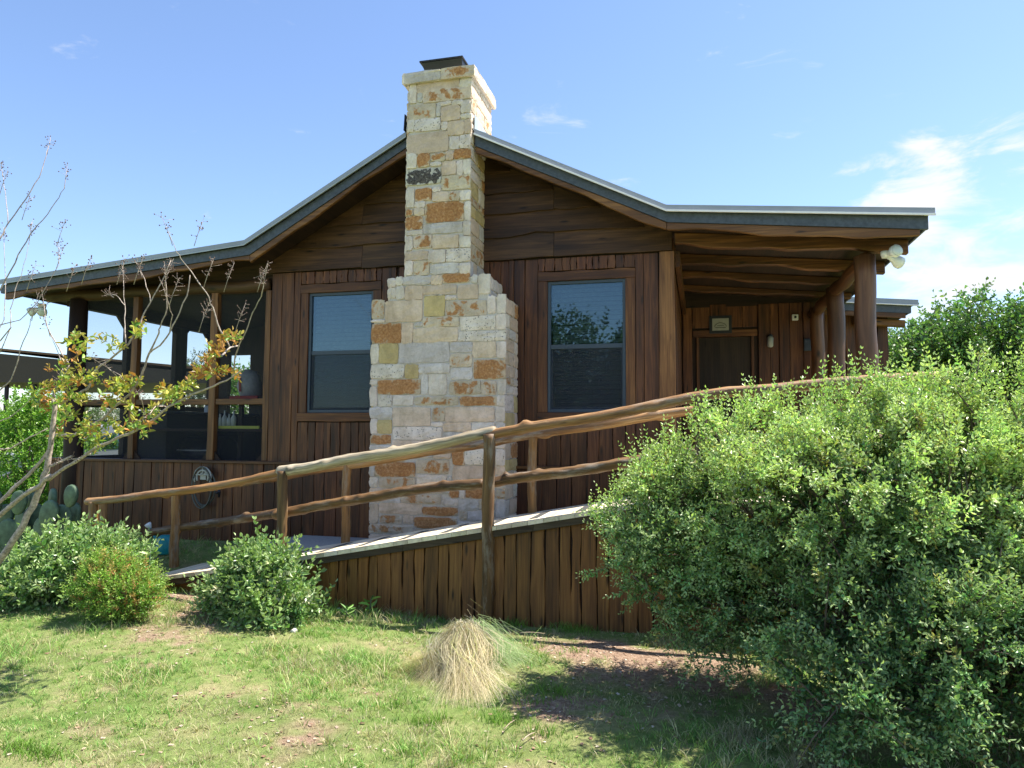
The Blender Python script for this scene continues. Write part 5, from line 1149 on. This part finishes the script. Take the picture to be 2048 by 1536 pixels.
# ------------------------------------------------------------------ trees beyond
def tree_far(name, label, x, y, h, cr, n, col, seed, ells=None, leaf=(.12, .07), size=.4, group=None, trunk_r=.16, cz=None):
    rr = np.random.default_rng(seed); z0 = G(x, y)-.1; t = thing(name, label, 'tree', (x, y, z0), group); czz = h-cr[2] if cz is None else cz
    if ells is None:
        ells = [((x, y, z0+czz), (cr[0]*.75, cr[1]*.75, cr[2]*.85))]
        for k in range(7): a = k*.9+rr.uniform(0, .5); ells.append(((x+cr[0]*.55*math.cos(a), y+cr[1]*.5*math.sin(a), z0+czz+rr.uniform(-.55, .45)*cr[2]), (cr[0]*.42, cr[1]*.42, cr[2]*.40)))
    T = [sprig(rr.integers(7, 11), size, leaf, 1.0, .3, stem=.006, rg=rr) for _ in range(4)]
    P, Dn = blob_points(ells, n, rr, (.5, 1.02), .22, z0+.3, seed); Dd = Dn+np.array([0, 0, .3])+rr.normal(0, .55, P.shape)
    lob = vn(P[:, 0], P[:, 2]+P[:, 1]*.5, 1.1, seed % 7)+rr.normal(0, .1, len(P)); P, Dd = P[lob > .3], Dd[lob > .3]
    scatter('crown', T, P-Dd*size*.3, Dd, rr.uniform(.7, 1.2, len(P)), vary(col, len(P), rr, .22), M['leaf'], t, .2, rg=rr)
    mb = MB(); mb.tube([(x, y, z0-.1), (x+.05, y, z0+h*.25), (x, y+.05, z0+h*.5), (x, y, z0+h*.7)], [trunk_r*1.3, trunk_r, trunk_r*.7, trunk_r*.3], 10, .08); branches(mb, (x, y, z0+h*.22), [np.array(e[0]) for e in ells], trunk_r*.55, rr, .2, r1=.02); mb.build('trunk', M['trunk'], t); return t
g1 = 'leafy trees beyond the cabin'
p = W(1960, 700, Y=9.0); tree_far('leafy_tree', 'dense green tree right of the porch, tallest of the row', float(p[0]), 9.0, 4.75, (2.4, 2.2, 1.9), 6500, (.14, .25, .07), 41, group=g1)
p = W(1840, 700, Y=12.0); tree_far('leafy_tree', 'paler green tree just behind the rear wing corner', float(p[0]), 12.0, 4.5, (1.9, 1.8, 1.7), 4000, (.16, .26, .10), 42, group=g1)
p = W(2110, 700, Y=8.0); tree_far('leafy_tree', 'green tree cut by the right edge of the photo', float(p[0]), 8.0, 4.3, (2.2, 2.0, 1.8), 4500, (.14, .25, .07), 43, group=g1)
p = W(1960, 760, Y=16.0); tree_far('leafy_tree', 'low tree filling the gap under the right-hand crowns', float(p[0]), 15.0, 4.0, (4.2, 2.0, 1.9), 4000, (.13, .23, .07), 44, group=g1)
g2 = 'trees on the left beyond the porch'
p = W(70, 870, Y=2.2); bushy('garden_shrub', 'vivid green rounded shrub left of the porch corner', [((float(p[0])-.1, 2.2, 1.15), (1.0, .8, 1.0)), ((float(p[0])-.9, 2.4, .9), (.8, .7, .9)), ((float(p[0])+.35, 2.1, .7), (.6, .6, .7)), ((float(p[0])+.1, 2.3, 1.75), (.6, .5, .5))], 2600, (.13, .30, .035), (.075, .04), .26, (float(p[0]), 2.2, G(p[0], 2.2)), 51, 'leaf', (.3, .45, .08), up=.4, stems=16)
p = W(40, 860, Y=16); tree_far('leafy_tree', 'dull green tree under the carport roof line at far left', float(p[0]), 18.0, 3.6, (3, 2, 1.6), 1500, (.13, .19, .08), 45, group=g2)
p = W(400, 740, Y=24); tree_far('oak_tree', 'distant grey-green oak seen through the porch opening', float(p[0]), 24.0, 6.0, (1.5, 1.6, 1.7), 1200, (.10, .14, .08), 46, group=g2)
p = W(300, 860, Y=30); tree_far('leafy_tree', 'far hedge-like tree behind the parked car', float(p[0]), 30.0, 3.8, (7, 2, 1.7), 1500, (.07, .13, .045), 47, group=g2)
p = W(-60, 860, Y=30); tree_far('leafy_tree', 'far tree at the left edge behind the carport', float(p[0]), 34.0, 4.2, (6, 2, 1.9), 1300, (.11, .16, .08), 48, group=g2)
p = W(478, 760, Y=8); tree_far('leafy_tree', 'bright green tree seen through the back opening of the porch', float(p[0]), 9.0, 3.6, (1.6, 1.2, 1.4), 1000, (.13, .27, .05), 49, group=g2)
# trees behind the photographer, mirrored in the window panes
g3 = 'trees mirrored in the window panes'
tree_far('shade_tree', 'dark tree reflected in the left half of the right window', 5.5, -34, 4.3, (4.5, 4, 1.8), 1500, (.06, .11, .035), 61, leaf=(.3, .17), size=.8, group=g3)
tree_far('shade_tree', 'dark tree reflected low in the left window', -6, -30, 8.5, (5, 4, 3.3), 1500, (.06, .11, .035), 62, leaf=(.3, .17), size=.8, group=g3)
tree_far('shade_tree', 'small tree reflected at the right of the right window', 14, -42, 6.0, (5, 4, 2.6), 1200, (.06, .11, .035), 63, leaf=(.3, .17), size=.8, group=g3)

# ------------------------------------------------------------------ lawn
rg_ = np.random.default_rng(9)
def blades(name, x, y, z, h, w, col, lean, mat, parent=None, az=None):
    n = len(x); a = rg_.uniform(0, 6.28, n); la = rg_.uniform(0, 6.28, n) if az is None else az
    bx, by = np.cos(a)*w/2, np.sin(a)*w/2; lx, ly = np.cos(la)*lean, np.sin(la)*lean
    V = np.zeros((n, 6, 3)); zb = z-.01
    for i, (s, t_, hh, q) in enumerate(((-1, 0, 0, 1), (1, 0, 0, 1), (1, .35, .6, .75), (-1, .35, .6, .75), (1, 1, 1, .12), (-1, 1, 1, .12))):
        V[:, i, 0] = x+s*bx*q+lx*t_; V[:, i, 1] = y+s*by*q+ly*t_; V[:, i, 2] = zb+h*hh
    F = np.array([(0, 1, 2, 3), (3, 2, 4, 5)])[None]+(np.arange(n)*6)[:, None, None]
    return rawmesh(name, V.reshape(-1, 3), F.reshape(-1, 4), np.repeat(col[:, None, :], 6, 1).reshape(-1, 3), mat, parent)
def field(n, x0, x1, y0, y1):
    x = rg_.uniform(x0, x1, n); y = y0+(y1-y0)*rg_.random(n)**1.0; d = dirtmask(x, y)
    p = np.clip(1.05-1.5*np.clip(d, 0, 1), .03, 1)*np.clip(.45+1.1*(vn(x, y, 2.6, 8)-.2), .2, 1)
    k = (rg_.random(n) < p) & ~((y > RF-.03) & (y < RB+.02) & (x > -5.45)); return x[k], y[k]
def tufts(n, x0, x1, y0, y1, per, sp):
    tx, ty = field(n, x0, x1, y0, y1); k = len(tx); m_ = rg_.integers(3, per, k); i = np.repeat(np.arange(k), m_)
    a = rg_.uniform(0, 6.28, len(i)); r_ = rg_.random(len(i))*sp; big = rg_.lognormal(0, .35, k)
    x = tx[i]+np.cos(a)*r_; y = ty[i]+np.sin(a)*r_; ok = ~((y > RF-.03) & (y < RB+.02) & (x > -5.45))
    return x[ok], y[ok], a[ok], big[i][ok], i[ok], k
for nm, args, hs in (('grass', (27000, -5.8, 1.9, -5.8, -2.0, 15, .024), 1.0), ('grass', (7000, -9, -3.5, -2.6, -.2, 11, .03), 1.15), ('grass', (2500, .4, 3.5, -5, -1.5, 11, .03), 1.0)):
    x, y, az, big, ti, k = tufts(*args); n = len(x); pt = vn(x, y, 2.4, 12)+.5*(vn(x, y, 7, 13)-.5)
    tc__ = np.where((rg_.random(k) < .62)[:, None], np.array((.235, .355, .095)), np.array((.48, .43, .24))); tc__[rg_.random(k) < .25] = (.13, .30, .055); tc__ = tc__*rg_.normal(1, .16, (k, 1))
    gcol = tc__[ti]*rg_.normal(1.05, .2, (n, 1)); straw = (pt+rg_.normal(0, .15, n)) > .75; gcol[straw] = np.array((.42, .37, .22))*rg_.normal(1, .15, (straw.sum(), 1))
    tall = sst(.55, .8, vn(x, y, 1.7, 14))
    h = rg_.uniform(.014, .034, n)*(1+1.1*tall)*big*hs
    o = blades(nm, x, y, gz(x, y), h, rg_.uniform(.0025, .0055, n), np.clip(gcol, .01, 1), h*rg_.uniform(.3, 1.3, n), M['grass'], az=az); o['kind'] = 'stuff'
# weed tufts
tf = [(1040, 1235, 40, .10), (1130, 1255, 50, .10), (1165, 1258, 40, .09), (800, 1222, 30, .07), (870, 1232, 30, .07), (1110, 1380, 50, .09), (1010, 1440, 60, .08), (860, 1440, 70, .09), (1085, 1465, 40, .08), (620, 1270, 50, .07), (545, 1160, 14, .1), (420, 1175, 40, .08), (380, 1180, 30, .07), (785, 1400, 50, .07), (90, 1500, 120, .06), (40, 1490, 120, .06), (1150, 1300, 40, .05), (1060, 1395, 40, .06), (330, 1245, 30, .05), (560, 1290, 50, .05)]
X_, Y_, H_, C_ = [], [], [], []
for px, py, k, h in tf:
    p = W(px, py, Z=-.03); yy = min(p[1], RF-.05)
    X_.append(rg_.normal(p[0], .07, k*3)); Y_.append(np.minimum(rg_.normal(yy, .045, k*3), RF-.03)); H_.append(rg_.uniform(.3, 1, k*3)*h); 
x = np.concatenate(X_); y = np.concatenate(Y_); h = np.concatenate(H_); n = len(x); c_ = np.array((.17, .30, .05))*rg_.normal(1, .22, (n, 1))
o = blades('weed_tufts', x, y, gz(x, y), h, rg_.uniform(.003, .006, n), np.clip(c_, .01, 1), h*.5, M['grass']); o['kind'] = 'stuff'
# litter of chips and dead leaves on the bare soil
n = 12000; x = rg_.uniform(-5.5, 1.8, n); y = rg_.uniform(-5.2, -2.02, n); k = rg_.random(n) < np.clip(dirtmask(x, y), .02, 1); x, y = x[k], y[k]; n = len(x)
V = []; lt = np.array([(-.5, -.25, 0), (.5, -.3, .06), (.55, .3, .0), (-.45, .25, .05)]); a = rg_.uniform(0, 6.28, n); s = rg_.uniform(.006, .030, n)
V = np.stack([x[:, None]+(lt[None, :, 0]*np.cos(a)[:, None]-lt[None, :, 1]*np.sin(a)[:, None])*s[:, None], y[:, None]+(lt[None, :, 0]*np.sin(a)[:, None]+lt[None, :, 1]*np.cos(a)[:, None])*s[:, None], (gz(x, y)+.006)[:, None]+lt[None, :, 2]*s[:, None]*4*rg_.uniform(-1, 1, (n, 4))], 2)
pal = np.array([(.34, .22, .15), (.50, .38, .28), (.20, .12, .08), (.55, .47, .38)]); c_ = pal[rg_.integers(0, 4, n)]*rg_.normal(1, .15, (n, 1))
o = rawmesh('leaf_litter', V.reshape(-1, 3), np.arange(n*4).reshape(-1, 4), np.repeat(np.clip(c_, .01, 1)[:, None], 4, 1).reshape(-1, 3), M['straw']); o['kind'] = 'stuff'
for i, (x0, y0, x1, y1) in ((0, (1008, 1462, 1032, 1440)), (1, (1045, 1484, 1070, 1466)), (3, (1040, 1268, 1090, 1268))):
    a = W(x0, y0, Z=-.02); b = W(x1, y1, Z=-.02); mb = MB(); pts = [a+(b-a)*k/4+np.array([0, 0, .008+.006*math.sin(k)]) for k in range(5)]
    mb.tube(pts, [.0035, .0035, .003, .003, .002], 6, .1, T=(1, 1, 1)); o = mb.build('dry_stick', M['greylog'])
    tag(o, ['short thin dry stick below the straw clump', 'dry stick on bare soil at the shade edge', 'short dry stick below the straw clump', 'dry stick lying along the ramp foot', 'pale stick on the lawn at bottom left'][i], 'stick', 'dry sticks on the ground')
for i, (px, py, s, lab) in enumerate(((675, 1215, .035, 'small white stone by the skirt right of the middle bush'), (588, 1256, .03, 'small white stone at the foot of the middle bush'), (318, 1207, .015, 'tiny pale stone on the grass between the bushes'))):
    p = W(px, py, Z=0); import bmesh
    bm = bmesh.new(); bmesh.ops.create_icosphere(bm, subdivisions=2, radius=s)
    for v in bm.verts: v.co *= 1+.25*math.sin(v.co.x*90+i)*math.cos(v.co.y*70); v.co.z *= .6
    me = bpy.data.meshes.new('stone'); bm.to_mesh(me); bm.free(); me.materials.append(M['stone']); o = bpy.data.objects.new('stone', me); COL.objects.link(o); o.location = (p[0], p[1], G(p[0], p[1])+s*.2); tag(o, lab, 'stone')

# ------------------------------------------------------------------ straw clump
ck = thing('grass_clump', 'collapsed mound of long dry straw grass with green side in front of the ramp', 'grass clump', (-1.65, -3.2, -.05))
def clump(name, n, ctr, hgt, lens, az_rng, col, mat, w=(.0018, .0035), seed=1, droop=1.0, spread=.03):
    rr = np.random.default_rng(seed); S = 7; V = np.zeros((n, (S+1)*2, 3)); az = rr.uniform(*az_rng, n); L = rr.uniform(*lens, n)
    bx = ctr[0]+rr.normal(0, spread, n); by = ctr[1]+rr.normal(0, spread, n); top = rr.uniform(.55, 1.0, n)*hgt; perp = np.stack([-np.sin(az), np.cos(az)], 1); ww = rr.uniform(*w, n); wig = rr.normal(0, .075, n)
    for i in range(S+1):
        t = i/S; out = L*(t**1.15); gzv = gz(bx+np.cos(az)*out, by+np.sin(az)*out)
        z = top*(np.minimum(1, .93+1.2*t)*(1-t**.85)); z = z+gzv+.006+rr.uniform(0, .01, n)*0
        cx_ = bx+np.cos(az)*out+perp[:, 0]*wig*math.sin(t*5); cy_ = by+np.sin(az)*out+perp[:, 1]*wig*math.sin(t*5); q = ww*(1-.75*t)/2
        for s, j in ((-1, 0), (1, 1)): V[:, i*2+j, 0] = cx_+perp[:, 0]*q*s; V[:, i*2+j, 1] = cy_+perp[:, 1]*q*s; V[:, i*2+j, 2] = z+q*s*.6
    F = np.array([(2*i, 2*i+1, 2*i+3, 2*i+2) for i in range(S)])[None]+(np.arange(n)*(S+1)*2)[:, None, None]
    c_ = np.array(col)*np.clip(rr.normal(.95, .33, (n, 1)), .35, 1.6); mixg = rr.random(n) < .15; c_[mixg] *= (.7, .8, .5)
    return rawmesh(name, V.reshape(-1, 3), F.reshape(-1, 4), np.clip(np.repeat(c_[:, None], (S+1)*2, 1).reshape(-1, 3), .01, 1), mat, ck)
CX = float(W(928, 1300, Y=-3.2)[0]); CYY = -3.2
clump('dry_blades', 1500, (CX-.02, CYY), .33, (.15, .50), (R(205), R(262)), (.70, .62, .42), M['straw'], (.002, .0045), seed=2, spread=.03)
clump('dry_blades', 1200, (CX+.02, CYY), .32, (.2, .80), (R(274), R(306)), (.62, .54, .34), M['straw'], (.002, .0045), seed=12, spread=.03)
clump('dry_blades', 500, (CX, CYY), .34, (.1, .45), (R(185), R(335)), (.62, .56, .40), M['straw'], (.002, .005), seed=13, spread=.05)
clump('dry_blades', 900, (CX, CYY+.03), .33, (.1, .35), (R(190), R(330)), (.50, .43, .26), M['straw'], seed=3, spread=.05)
clump('green_blades', 420, (CX+.06, CYY+.10), .33, (.2, .45), (R(-60), R(50)), (.27, .36, .16), M['grass'], (.0015, .003), seed=4, spread=.06)
clump('seed_stalks', 7, (CX, CYY+.1), .5, (.2, .5), (R(20), R(80)), (.4, .34, .2), M['straw'], seed=5)
